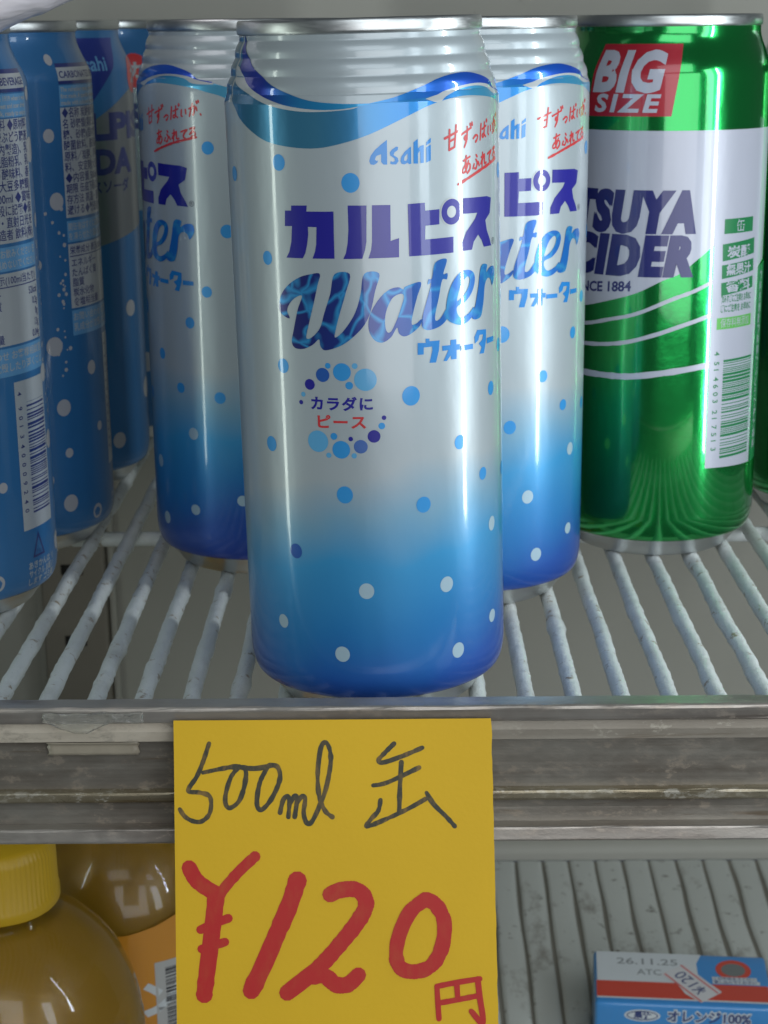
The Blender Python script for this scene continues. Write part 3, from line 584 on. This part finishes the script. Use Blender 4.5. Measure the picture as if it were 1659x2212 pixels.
# -- white milky drink can
def calpis_art():
    A = Art(); T = [tuple(p) for p in ART['navy_up']]
    up = cat_open(T + [(47, 150.3), (55, 148), (65, 144), (80, 140), (95, 139), (110, 142), (122, 148), (132, 155), (145, 161.5), (167.5, 164.6)], 4)
    lo = cat_open([(-38.9, 150.5)] + [tuple(p) for p in ART['teal_lo']][:-1] + [(40.5, 149.0), (45, 147.8), (51, 146), (62, 140), (75, 134), (90, 131), (110, 133), (130, 140), (150, 147), (167.5, 150.4)], 4)
    A.add(M['swoosh'], poly(up + lo[::-1]), 0.04)
    nl = [(-39, 158.0)] + [tuple(p) for p in ART['navy_lo']]; tu = [(-38.9, 156.0)] + [tuple(p) for p in ART['teal_up']]
    tu = tu + [(0.0, 149.0)]
    A.add(M['white'], poly(cat_open(nl, 5) + cat_open(tu, 5)[::-1]), 0.08)
    g2 = [tuple(p) for p in ART['gap2']]; t2 = [tuple(p) for p in ART['teal2']]
    A.add(M['white'], poly(cat_open(g2 + [(47.5, 150.2)], 5) + cat_open([(15.5, 150.0)] + t2 + [(47.4, 149.9)], 5)[::-1]), 0.08)
    A.add(M['navy'], poly(cat_open([p for p in T if p[0] < 2.5], 5) + cat_open(nl[1:], 5)[::-1]), 0.12)
    A.add(M['navy'], poly(cat_open([p for p in T if p[0] > 2] + [(47, 150.6)], 5) + cat_open([(5, 149.6), (11, 150.0)] + g2 + [(46.9, 150.3)], 5)[::-1]), 0.12)
    for x, y, r in ART['dots']:
        m = M['paledot'] if y < 40 or (y < 48 and x > 30) else (M['midb'] if y < 45 else M['sky'])
        A.add(m, disc(x, y, r * 0.95, 26, r * 1.02), 0.05)
    # bubbles further round the can
    more = [(45, 132, 1.9), (50, 108, 2.0), (43, 90, 1.7), (54, 76, 1.6), (60, 122, 1.8), (66, 96, 2.1), (74, 112, 1.7), (83, 92, 2.0), (95, 118, 1.9), (104, 84, 1.8), (118, 104, 2.0), (130, 88, 1.9), (142, 120, 1.7), (155, 100, 2.0),
            (46, 58, 1.8), (57, 41, 2.0), (52, 26, 1.7), (64, 58, 2.0), (70, 34, 1.8), (80, 50, 1.9), (93, 28, 1.8), (108, 52, 1.9), (122, 30, 1.8), (138, 46, 1.8), (150, 24, 1.9), (160, 60, 1.8), (36, 22, 1.7), (32, 60, 1.6)]
    for x, y, r in more: A.add(M['paledot'] if y < 45 else M['sky'], disc(x, y, r, 26), 0.05)
    # emblem of bubbles with two words
    cm = [M['logo'], M['midb'], M['sky'], M['sky2'], M['slate']]
    for x, y, r, c in ART['emblem']: A.add(cm[c], disc(x, y, r, 30), 0.05 + 0.004 * c)
    A.add(M['logo'], text("カラダに", -13.9, 79.9, 2.5, width=15.0, bold=0.035, space=1.15), 0.06)
    A.add(M['hand'], text("ピース", -12.3, 75.5, 2.6, width=11.7, bold=0.03, space=1.15), 0.06)
    # big katakana
    for p in ART['logo']: A.add(M['logo'], poly(p), 0.07)
    rc = ART['ringc'][0]; A.add(M['white'], disc(rc[0], rc[1], 3.25, 36), 0.075); A.add(M['logo'], ring(rc[0], rc[1], 2.95, 1.6, 36), 0.10)
    A.add(M['grey'], text("®", 38.2, 115.0, 1.7), 0.06)
    # script word
    cw = lambda p: cat_closed([tuple(q) for q in p], 5)
    A.add(M['caustic'], poly(cw(ART['W'])), 0.07)
    A.add(M['caustic'], poly(cw(ART['a'][0]), [cw(ART['a'][1])]), 0.085)
    A.add(M['caustic'], poly(cw(ART['t'])), 0.10)
    A.add(M['caustic'], poly(cw(ART['e'][0]), [cw(ART['e'][1])]), 0.115)
    A.add(M['caustic'], poly(cw(ART['r'])), 0.13)
    for p in ART['wota']: A.add(M['asahi'], poly(p), 0.07)
    for p in ART['asahi']: A.add(M['asahi'], poly(p), 0.07)
    A.add(M['asahi'], poly(ART['asahi_a'][0], [ART['asahi_a'][1]]), 0.07)
    # red handwriting on a rising line
    CH = {'甘': [[(0, .62), (1, .80)], [(.3, .95), (.33, .05)], [(.75, 1.08), (.70, .12)], [(.32, .42), (.73, .50)], [(.33, .05), (.70, .12)]],
          'ず': [[(0, .68), (.95, .88)], [(.55, 1), (.57, .5), (.42, .35), (.34, .45), (.46, .55), (.57, .42), (.5, .2), (.35, -.05)], [(.85, 1.1), (.92, .95)], [(1.02, 1.15), (1.07, 1.0)]],
          'っ': [[(.1, .35), (.45, .52), (.75, .42), (.7, .2), (.5, .05)]],
          'ぱ': [[(.1, .95), (.05, .05)], [(.3, .62), (.85, .72)], [(.58, .95), (.58, .25), (.42, .12), (.32, .25), (.5, .32), (.85, .08)], [(.9, 1.08), (.98, 1.0), (.92, .92), (.85, .99), (.9, 1.08)]],
          'い': [[(.1, .8), (.1, .3), (.25, .15)], [(.65, .75), (.75, .35)]],
          'が': [[(.02, .62), (.55, .75), (.6, .5), (.5, .1), (.4, .15)], [(.35, 1), (.1, .05)], [(.75, .65), (.85, .38)], [(.75, 1.08), (.8, .95)], [(.92, 1.15), (.97, 1.0)]],
          '、': [[(.1, .2), (.3, -.02)]],
          'あ': [[(.15, .78), (.8, .9)], [(.4, 1.02), (.38, .4), (.5, .08)], [(.66, .68), (.45, .2), (.2, .08), (.1, .25), (.4, .52), (.8, .48), (.85, .2), (.6, -.02)]],
          'ふ': [[(.42, .98), (.55, .85)], [(.42, .68), (.62, .42), (.48, .1), (.3, .12)], [(.08, .15), (.2, .42)], [(.75, .45), (.92, .2)]],
          'れ': [[(.25, 1), (.25, 0)], [(.05, .7), (.38, .78), (.05, .28)], [(.28, .48), (.6, .82), (.65, .22), (.95, .18)]],
          'て': [[(.05, .8), (.9, .92), (.52, .6), (.48, .25), (.8, .05)]],
          'る': [[(.15, .9), (.7, .96), (.15, .4), (.6, .6), (.85, .35), (.6, .05), (.35, .1), (.5, .25)]]}
    segs = []
    def line(s, x, y, wd, ht, slope, pitch):
        for ch, k in s:
            for st in CH[ch]:
                segs.append([(x + px * wd * k + 0.10 * (py) * ht, y + (x - x0) * slope + py * ht * k + px * wd * k * slope) for px, py in st])
            x += pitch * k
    x0 = 20.2; line([('甘', 1.35), ('ず', 1.15), ('っ', .85), ('ぱ', 1.05), ('い', .8), ('が', 1.0), ('、', .5)], 20.2, 137.9, 3.2, 3.7, 0.15, 3.65)
    x0 = 25.0; line([('あ', 1.2), ('ふ', 1.05), ('れ', 1.0), ('て', .9), ('る', .95)], 25.3, 132.4, 2.9, 3.3, 0.15, 3.25)
    A.add(M['hand'], union([q for k, s in enumerate(segs) for q in stroke_polys(s, 0.52, rough=0.35, seed=k)]), 0.06)
    A.add(M['hand'], union(stroke_polys([(24.2, 130.4), (29, 132.0), (34, 133.4), (41.5, 135.0)], 0.72, rough=0.35)), 0.065)
    # small print on the back
    for k in range(14): A.add(M['logo'], text("果糖ぶどう糖液糖 脱脂粉乳 乳酸菌飲料"[k % 5:], 88, 125 - 3.2 * k, 1.6, width=30), 0.05, False)
    return A
cal = make_can("white_blue_can", r_beaded, M['calp'], calpis_art())
gcan = "tall white and blue milk drink cans"
put(cal, -5.5, 430, 0, "front white can with katakana and Water lettering, standing above the yellow card", gcan, lean=-1.0)
c = copy_tree(cal); put(c, -45.5, 545, -94, "shaded white can behind the front one, beside the blue soda cans", gcan)
c = copy_tree(cal); put(c, 22.5, 512, -6, "white can half hidden behind the front one, beside the green can", gcan)

# -- blue soda can
def soda_art():
    A = Art()
    P = M['sodapanel']; Tx = M['sodatext']; L = M['sodamid']; w2 = 17
    A.add(Tx, rect(-w2, 154.2, w2, 155.4), .05); A.add(P, rect(-w2, 150.2, w2, 154.2), .05); A.add(Tx, rect(-w2, 149.2, w2, 150.2), .05)
    A.add(Tx, text("CARBONATED BEVERAGE", -w2 + .6, 151.1, 2.1, width=2 * w2 - 1.2, bold=.02), .09)
    A.add(L, rect(-w2, 142.6, w2, 148.8), .05)
    for k, s in enumerate(("The refreshing taste, since 1919 when it was", "first made. A sparkling sweet and sour drink", "made with cultured milk, ready to enjoy")):
        A.add(P, text(s, -w2 + .5, 147.0 - 2.0 * k, 1.35, width=2 * w2 - 1, bold=.02), .09, False)
    A.add(P, rect(-w2, 108.6, w2, 142.2), .05)
    rows = ("◆名称 炭酸飲料 ◆原材料", "名 砂糖類(果糖ぶどう糖液", "糖、砂糖)(国内製造)、乳", "酸菌飲料、脱脂粉乳、乳", "原料／炭酸、酸味料、香", "料、安定剤(大豆多糖類)", "◆内容量 500ml ◆賞味", "期限 缶底下段に記載◆保", "存方法 高温・直射日光を", "避ける◆製造者 飲料(株)")
    for k, s in enumerate(rows): A.add(Tx, text(s, -w2 + .6, 139.4 - 3.3 * k, 2.35, width=2 * w2 - 1.4, bold=.012), .09, False)
    A.add(L, rect(-w2, 101.0, w2, 107.6), .05)
    for k, s in enumerate(("開缶後はすぐにお飲みください 缶", "を凍らせたり温めないでください")): A.add(P, text(s, -w2 + .5, 104.8 - 3.0 * k, 1.9, width=2 * w2 - 1, bold=.01), .09, False)
    A.add(P, rect(-w2, 80.2, w2, 100.4), .05)
    A.add(Tx, text("栄養成分 表示(100ml当たり)", -w2 + .6, 97.4, 2.0, width=2 * w2 - 2, bold=.01), .09, False); A.add(Tx, rect(-w2 + .5, 96.4, w2 - .5, 96.7), .09)
    for k, (a, b) in enumerate((("エネルギー", "52kcal"), ("たんぱく質", "0.2g"), ("脂質", "0g"), ("炭水化物", "13g"), ("食塩相当量", "0.04g"))):
        A.add(Tx, text(a, -w2 + 1, 93.4 - 3.1 * k, 2.1, bold=.01), .09, False); A.add(Tx, text(b, w2 - .8, 93.4 - 3.1 * k, 2.1, align='RIGHT', sx=.8, bold=.01), .09, False)
    A.add(L, rect(-w2, 71.5, w2, 79.5), .05)
    for k, s in enumerate(("お問い合わせ お客様相談室", "乳成分が沈殿したり浮くこと")): A.add(P, text(s, -w2 + .5, 76.4 - 3.3 * k, 2.0, width=2 * w2 - 1, bold=.01), .09, False)
    A.add(P, rect(0.5, 25.5, w2 - 0.6, 69.5), .05); A.add(Tx, barcode(5.2, 30, w2 - 1.4, 63, 44, 5), .09)
    for k, s in enumerate("4901340009240"): A.add(Tx, text(s, 1.6, 66.5 - 2.75 * k - (1.6 if k else 0), 1.7, rot=R(-90), bold=.015), .09, False)
    # recycling triangle and small print
    tri = [(4, 17), (9.5, 17), (6.75, 23.5)]
    A.add(Tx, poly([(3.6, 16.6), (9.9, 16.6), (6.75, 24.2)], [[(4.6, 17.3), (8.9, 17.3), (6.75, 22.6)]]), .05); A.add(Tx, text("アルミ", 5.2, 17.6, 1.1), .06, False)
    for k, s in enumerate(("あきかんは リ", "サイクル お願い", "します ゴミ箱")): A.add(P, text(s, 1.5, 13.6 - 2.5 * k, 1.8, width=14, bold=.015), .06, False)
    # dots both sides of the panel
    rnd_ = random.Random(11)
    big = [(19.5, 148.5, 1.9), (18.9, 133, 3.4), (21.5, 113, 2.0), (17.9, 69.3, 2.6), (19.3, 49, 2.7), (21.0, 17.3, 2.8), (27, 152, 1.7), (31, 80, 2.3), (28, 33, 1.8), (36, 120, 2.8), (40, 60, 3.0), (35, 14, 2.2),
           (-22, 134, 2.0), (-20.5, 114, 2.6), (-24.5, 69, 2.9), (-22.5, 49, 2.6), (-21.5, 34, 1.5), (-22, 17.3, 2.7), (-19, 156.5, 1.6), (-29, 95, 1.8), (-31, 60, 2.0), (-30, 26, 2.4), (-33, 128, 2.4), (-37, 150, 2.0), (-10, 12, 2.4), (-6, 40, 1.5), (-9, 60, 2.2)]
    for x, y, r in big: A.add(M['sodadot'], disc(x, y, r, 26, r * 1.05), .07)
    for k in range(60):
        s = rnd_.choice((-1, 1)); A.add(M['sodadot'], disc(s * (18.5 + abs(rnd_.gauss(0, 3.2))), rnd_.uniform(56, 112), rnd_.uniform(.28, .75), 12), .065, False)
    # front: panel darkened for shade, shield and lettering
    c0 = 103.7
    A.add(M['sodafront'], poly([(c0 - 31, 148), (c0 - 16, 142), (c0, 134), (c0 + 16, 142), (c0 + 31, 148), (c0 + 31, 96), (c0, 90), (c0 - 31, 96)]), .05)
    A.add(M['sodashield'], poly([(c0 - 17, 162), (c0 + 17, 162), (c0 + 11, 152), (c0, 140.5), (c0 - 11, 152)]), .08)
    A.add(M['sodamid'], text("Asahi", c0, 151, 5, align='CENTER', bold=.02), .12)
    A.add(Tx, text("CALPIS", c0, 127.5, 9.0, width=64, align='CENTER', bold=.05), .10); A.add(Tx, text("SODA", c0, 115.5, 8.5, width=40, align='CENTER', bold=.05), .10)
    A.add(Tx, text("カルピスソーダ", c0, 109, 3.6, align='CENTER', bold=.02), .10)
    A.add(M['hand'], disc(c0 + 27, 149, 6.5, 26), .11); A.add(M['sodapanel'], text("カ", c0 + 27, 146.5, 5, align='CENTER', bold=.05), .14)
    for x, y, r in ((-40, 30, 4), (-28, 60, 3), (-10, 40, 4.5), (14, 66, 3), (26, 34, 4), (38, 78, 3), (4, 18, 3), (-44, 96, 3), (44, 120, 3)): A.add(M['sodadot'], disc(c0 + x, y, r, 28), .06)
    return A
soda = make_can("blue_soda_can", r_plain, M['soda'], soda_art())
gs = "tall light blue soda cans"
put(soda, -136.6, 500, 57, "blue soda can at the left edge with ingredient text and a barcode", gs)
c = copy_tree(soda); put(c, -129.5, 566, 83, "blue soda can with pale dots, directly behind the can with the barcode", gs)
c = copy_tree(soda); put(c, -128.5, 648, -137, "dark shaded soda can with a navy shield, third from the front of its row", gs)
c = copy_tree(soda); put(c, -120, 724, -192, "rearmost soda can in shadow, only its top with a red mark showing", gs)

# -- green cider can
def cider_art():
    A = Art(); W = M['gwhite']; off = 0
    wv = [(-60, 84), (-45, 81), (-34, 80)] + [(-25.57, 80.63), (-14.9, 83.35), (-6.58, 86.01), (1.15, 89.9), (6.29, 91.98), (11.51, 96.03), (15.06, 98.75), (17, 100.5)]
    A.add(W, poly([(-60, 134.6)] + [(17 * k / 3 - 60 + 60 * 0, 134.6) for k in range(0)] + [(17, 134.6)] + cat_open(wv, 5)[::-1]), .05)
    A.add(W, poly([(17, 134.6), (43.5, 134.4), (43.5, 94), (39.0, 92), (38.6, 29.2), (17, 30.4)]), .05)
    A.add(M['greenink'], poly([(39.6, 92), (47.5, 93), (47.0, 29), (39.2, 29)]), .05)
    for k, s in enumerate("飲料名炭酸飲料果糖ぶどう糖液糖香料"): A.add(W, text(s, 41.2, 87.5 - 3.4 * k, 2.4, bold=.02), .08, False)
    rg = random.Random(2)
    for pts, wd in (([(-58, 82), (-40, 76), (-25.8, 75.15), (-14.73, 77.47), (-6.39, 79.64), (3.95, 84.1), (11, 86.6), (17, 89.2)], 1.15), ([(-58, 76), (-40, 70), (-25.6, 68.88), (-11.6, 70.19), (-.91, 73.16), (6.89, 75.84), (17, 79)], 1.25), ([(-60, 66), (-40, 60.6), (-26.3, 59.78), (-16.7, 59.71), (-7.87, 59.98), (2.87, 61.47), (17.2, 63.5)], 1.9)):
        A.add(W, union(stroke_polys(pts, wd, rough=.22)), .05)
    sh = .18
    A.add(M['gnavy'], text("MITSUYA", 10.9, 105.0, 11.9, width=54.5, align='RIGHT', bold=.06, shear=.2, space=1.16), .08)
    A.add(M['gnavy'], text("CIDER", 10.6, 91.9, 11.6, width=40.5, align='RIGHT', bold=.06, shear=.2, space=1.16), .09)
    A.add(M['gnavy'], text("MITSUYA", 10.3, 105.0, 11.9, width=54.5, align='RIGHT', bold=.06, shear=.2, space=1.16), .11); A.add(M['gnavy'], text("CIDER", 10.0, 91.9, 11.6, width=40.5, align='RIGHT', bold=.06, shear=.2, space=1.16), .12)
    A.add(M['gnavy'], text("SINCE 1884", -8.2, 86.6, 3.1, width=21, align='RIGHT', bold=.03, shear=.1, rot=R(4)), .08)
    A.add(M['gred'], poly([(-25.6, 138.6), (2.2, 138.8), (5.6, 159.6), (-21.5, 159.6)]), .05)
    A.add(W, text("BIG", -23.3, 146.4, 11.4, width=24.0, bold=.05, shear=.26, space=1.1), .09); A.add(W, text("SIZE", -22.4, 140.1, 5.2, width=21.5, bold=.035, shear=.2, space=1.25), .09)
    # oval signs left and right of the red block
    for x in (-37, 50): A.add(W, disc(x, 149, 5.5, 30, 9.5), .05); A.add(M['green'], disc(x, 149, 3.1, 30, 6.6), .09)
    for k, (y0, y1, s) in enumerate(((96.6, 102, "炭酸"), (91.2, 95.6, "無果汁"), (86, 90.2, "香料"))):
        A.add(M['greenink'], poly([(20.4, y0 - 1.4), (35.2, y0), (35.0, y1 - .6), (20.2, y1 - 1.6)]), .08); A.add(W, text(s, 22, y0 + .3 - .4, 2.7, width=11.5, bold=.03), .11, False)
    A.add(M['greenink'], rect(20.6, 103.5, 33.6, 108), .08); A.add(W, text("缶", 25.5, 104.2, 3), .11, False)
    for k in range(2): A.add(M['greenink'], text("飲みすぎにご注意を お早めに"[k * 3:], 20.4, 82.6 - 3.0 * k, 1.9, width=14, bold=.02), .08, False)
    A.add(M['limeink'], rect(19.2, 74.2, 35.0, 77.8), .08); A.add(W, text("保存料無添加", 20.6, 74.9, 2.3, width=13), .11, False)
    A.add(M['greenink'], barcode(22.4, 33.0, 36.6, 64.5, 44, 9), .08)
    for k, s in enumerate("4514603217513"): A.add(M['greenink'], text(s, 18.9, 67.4 - 2.4 * k - (0.8 if k else 0) - (1.0 if k > 6 else 0), 1.9, rot=R(-90), bold=.02), .08, False)
    return A
cid = make_can("green_cider_can", r_plain, M['green'], cider_art())
gg = "tall green cider cans"
put(cid, 84.6, 561, -8.6, "green can with a red BIG SIZE block and navy lettering, right of the white cans", gg)
c = copy_tree(cid); put(c, 155.5, 602, 90, "second green can cut off by the right edge of the photo", gg)

# ------------------------------------------------------------------ juice bottles below
def bottle(name, x, y, k, label, lz=None, cap_r=19.4):
    z0 = floor_z(y + 30 * k) + 0.2; e = tag(empty(name, (x, y, z0), (R(0), 0, 0)), label, "juice bottle", "orange juice bottles on the fridge floor")
    H = 134.0 if lz is None else 118.0
    prof = [(4, 1.5), (24 * k, 0.4), (36 * k, 0.6), (42 * k, 4), (45.5 * k, 12)] + [(46 * k, 20), (46 * k, H * .60), (45.6 * k, H - 46), (44.3 * k, H - 37), (41.4 * k, H - 28), (36.5 * k, H - 18.5), (29 * k, H - 10), (21.5 * k, H - 3.5), (18.5, H + 0.5), (17.2, H + 3), (17.2, H + 18)]
    prof = [(r, z) for r, z in prof]
    pp = cat_open(prof, 3)
    v, f = revolve(pp, 72, close_bot=True); link("bottle_wall", v, f, [M['pet']], parent=e)
    jp = [(max(2, r - 1.4), z + 1.0) for r, z in pp if z < H - 2]; v, f = revolve(jp, 56, close_bot=True, close_top=True); link("juice", v, f, [M['juice']], parent=e)
    # ribbed cap
    def rib(r, z, a): return r + (0.35 * abs(math.sin(a * 34)) if 5 < z - H < 22 else 0) * (1 if r > cap_r - 1 else 0)
    cp = [(cap_r + .5, H + 1.0), (cap_r + .7, H + 1.6), (cap_r + .7, H + 4.6), (cap_r, H + 5.4), (cap_r - .2, H + 20), (cap_r - 1.0, H + 23), (cap_r - 2.6, H + 24.6), (2, H + 25)]
    v, f = revolve(cp, 272, close_top=True, rfun=rib); v2 = v; link("cap", v, f, [M['cap']], parent=e)
    if lz is not None:
        a0, a1 = -1.5, 1.7; vs, fs, mi, nr = [], [], [], []
        def fn(u, vv, lift):
            a = u / 46.0; zz = vv; r = 46 * k + .9 + lift
            import bisect
            for q in range(len(pp) - 1):
                if pp[q][1] <= zz <= pp[q + 1][1]:
                    tt = (zz - pp[q][1]) / max(1e-6, pp[q + 1][1] - pp[q][1]); r = pp[q][0] + (pp[q + 1][0] - pp[q][0]) * tt + .9 + lift; break
            return (r * math.sin(a), -r * math.cos(a), zz), (math.sin(a), -math.cos(a), 0)
        A = Art(); mats = []
        A.add(M['orange'], poly([(-90, 14), (90, 14), (90, lz + 5), (60, lz + 5)] + [(60 - 10 * q, lz + 5 * math.cos(q * .55)) for q in range(1, 15)] + [(-90, lz)]), 0)
        A.add(M['barwhite'], rect(19, 30, 36, lz - 17), .12); A.add(M['barblack'], barcode(23, 34, 35, lz - 20, 40, 4), .2)
        A.add(M['cwhite'], text("オレンジ", -20, lz - 38, 12, bold=.05), .12)
        A.build(fn, mats, vs, fs, mi, nr, du=2.5, dv=(0, 200, 3)); link("label", vs, fs, mats, mi, e, nr)
    return e
bottle("juice_bottle", -135, 525, 1, "yellow capped juice bottle under the rail in the bottom left corner")
bottle("juice_bottle", -112, 600 + 24, 1.0, "juice bottle with an orange label and barcode, between the yellow cap and the card", lz=84)

# ------------------------------------------------------------------ small drink carton lying on the floor
def carton():
    Wd, Dp, Ht = 71.0, 35.0, 30.0
    e = tag(empty("juice_carton", (77.6, 621, floor_z(621) + .3), (R(6), 0, R(-5))), "small blue, white and red drink carton on the ribbed floor at bottom right", "juice carton")
    bm = bmesh.new(); bmesh.ops.create_cube(bm, size=1)
    for v in bm.verts: v.co = Vector((v.co.x * Wd + Wd / 2, v.co.y * Dp + Dp / 2, v.co.z * Ht + Ht / 2))
    bmesh.ops.bevel(bm, geom=bm.edges[:], offset=1.6, segments=4, affect='EDGES', profile=.5)
    bmesh.ops.subdivide_edges(bm, edges=[x for x in bm.edges if x.calc_length() > 20], cuts=6, use_grid_fill=True)
    bm.verts.index_update(); bm.normal_update(); vs = [tuple(v.co) for v in bm.verts]; nr = [tuple(v.normal) for v in bm.verts]; fs = [tuple(v.index for v in f.verts) for f in bm.faces]; bm.free()
    mi = [0] * len(fs); mats = [M['cblue']]
    top = Art()
    top.add(M['cwhite'], poly([(1.2, 14.5), (42.5, 14.5), (42.2, 28), (44.5, 34), (1.2, 34)]), .10); top.add(M['cred'], rect(0.9, 4.2, 70, 14.5), .13); top.add(M['cwhite'], rect(0.9, 3.2, 70, 4.2), .13)
    top.add(M['cdate'], text("26.11.25", 9.5, 26.0, 4.2, width=25, bold=.01), .16, False); top.add(M['cdate'], text("ATC", 17.5, 19.2, 3.8, width=10, bold=.01), .16, False)
    top.add(M['cred'], ring(57, 24.5, 7.2, 2.4, 30, 6.6), .14); top.add(M['cgrey'], disc(57, 24.5, 4.9, 30, 4.3), .15)
    for k, s in enumerate(("この中央をストロー", "差し込んでください")):
        top.add(M['cwhite'], rect(48 , 15.0 + 2.4 * (1 - k), 66 + k, 17.2 + 2.4 * (1 - k)), .16); top.add(M['ctext'], text(s, 48.5, 15.4 + 2.4 * (1 - k), 1.5, width=17, bold=.02), .20, False)
    top.build(lambda u, v, l: ((u, v, Ht + l), (0, 0, 1)), mats, vs, fs, mi, nr, du=200)
    fr = Art()
    
    fr.add(M['cwhite'], disc(19, 24.6, 7.2, 30, 2.9), .08); fr.add(M['ctext'], ring(19, 24.6, 6.3, .5, 30, 2.3), .12); fr.add(M['ctext'], text("果汁", 19, 23.5, 2.6, width=7, align='CENTER', bold=.05), .12, False)
    fr.add(M['cwhite'], text("オレンジ100%", 28.5, 22.4, 4.8, width=34, bold=.10), .08, False); fr.add(M['ctext'], text("オレンジ100%", 28.9, 22.6, 4.4, width=33.2, bold=.03), .14, False)
    fr.add(M['cwhite'], rect(8, 3, 60, 16), .08); fr.add(M['cred'], disc(34, 9.5, 5, 30), .12)
    fr.build(lambda u, v, l: ((u, -l, v), (0, -1, 0)), mats, vs, fs, mi, nr, du=200)
    sd = Art(); sd.add(M['cred'], rect(3, 30.5, 33, 40), .1)
    link("carton_body", vs, fs, mats, mi, e, nr)
    # price sticker wrapped over the front top edge
    vs, fs, mi, nr, mats = [], [], [], [], []
    ca, sa = math.cos(R(-52)), math.sin(R(-52)); bx, by = 38.5, 15.5
    def st(u, v, l):
        x = bx + u * ca - v * sa; y = by + u * sa + v * ca; l += .28
        if y > 1.0: return (x, y, Ht + l), (0, 0, 1)
        a = min(1.2, (1.0 - y) / 3.0); return (x, 1.0 - 3.0 * math.sin(a) * .6, Ht + l - 2.2 * (1 - math.cos(a))), (0, -math.sin(a), math.cos(a))
    A = Art(); A.add(M['sticker'], poly([(-10.5, -6), (-4, -6), (-3.2, -4.6), (5, -6.6), (13, -5.2), (12.6, 6.3), (4, 6.0), (-9.8, 6.2)]), 0)
    A.add(M['spink'], rect(-10.2, 4.0, 12.3, 4.9), .05); A.add(M['spink'], rect(-9.6, -5.2, 12.6, -4.3), .05)
    A.add(M['ctext'], text("¥120", 8.6, 2.6, 5.6, width=15.5, rot=R(180), sx=1), .06); A.build(st, mats, vs, fs, mi, nr, du=1.5, dv=(-20, 20, 1.5))
    link("price_sticker", vs, fs, mats, mi, e, nr)
carton()

# ------------------------------------------------------------------ pale pouch on the left cans, standing in for an unidentified bright shape
def pouch():
    vs, fs = [], []; nu, nx = 40, 40
    def zb(x):   # underside
        k = [(-190, 170), (-150, 168.5), (-122, 162.5), (-113, 160.5), (-106, 163), (-98, 166.5), (-88, 170), (-76, 176), (-68, 184)]
        for (a, c), (d, e) in zip(k, k[1:]):
            if a <= x <= d: return c + (e - c) * (x - a) / (d - a)
        return 180
    for j in range(nx + 1):
        s = j / nx; x = -190 + 122 * s; t_ = math.sin(math.pi * min(1, max(0, s))) ** 0.45
        h = 4 + 26 * t_; dp = 4 + 17 * t_
        for i in range(nu):
            a = 2 * math.pi * i / nu
            y = -8 + dp * math.cos(a); z = zb(x) + h / 2 + h / 2 * math.sin(a)
            n_ = 1.6 * noise.noise(Vector((x * .09, y * .09, z * .05))) + 0.8 * noise.noise(Vector((x * .25, y * .2, z * .2 + 4)))
            vs.append((x + 130, y + n_, z + n_ - 165))
    for j in range(nx):
        for i in range(nu): fs.append((j * nu + i, j * nu + (i + 1) % nu, (j + 1) * nu + (i + 1) % nu, (j + 1) * nu + i))
    fs.append(tuple(range(nu))[::-1]); fs.append(tuple(nx * nu + i for i in range(nu)))
    o = link("pouch_standin", vs, [f[::-1] for f in fs], [M['pink']]); o.location = Vector((-130, 464, 165)) * MM
    tag(o, "pale pink plastic pouch standing in for an unidentified bright shape on the soda cans at the top left corner", "pouch")
pouch()
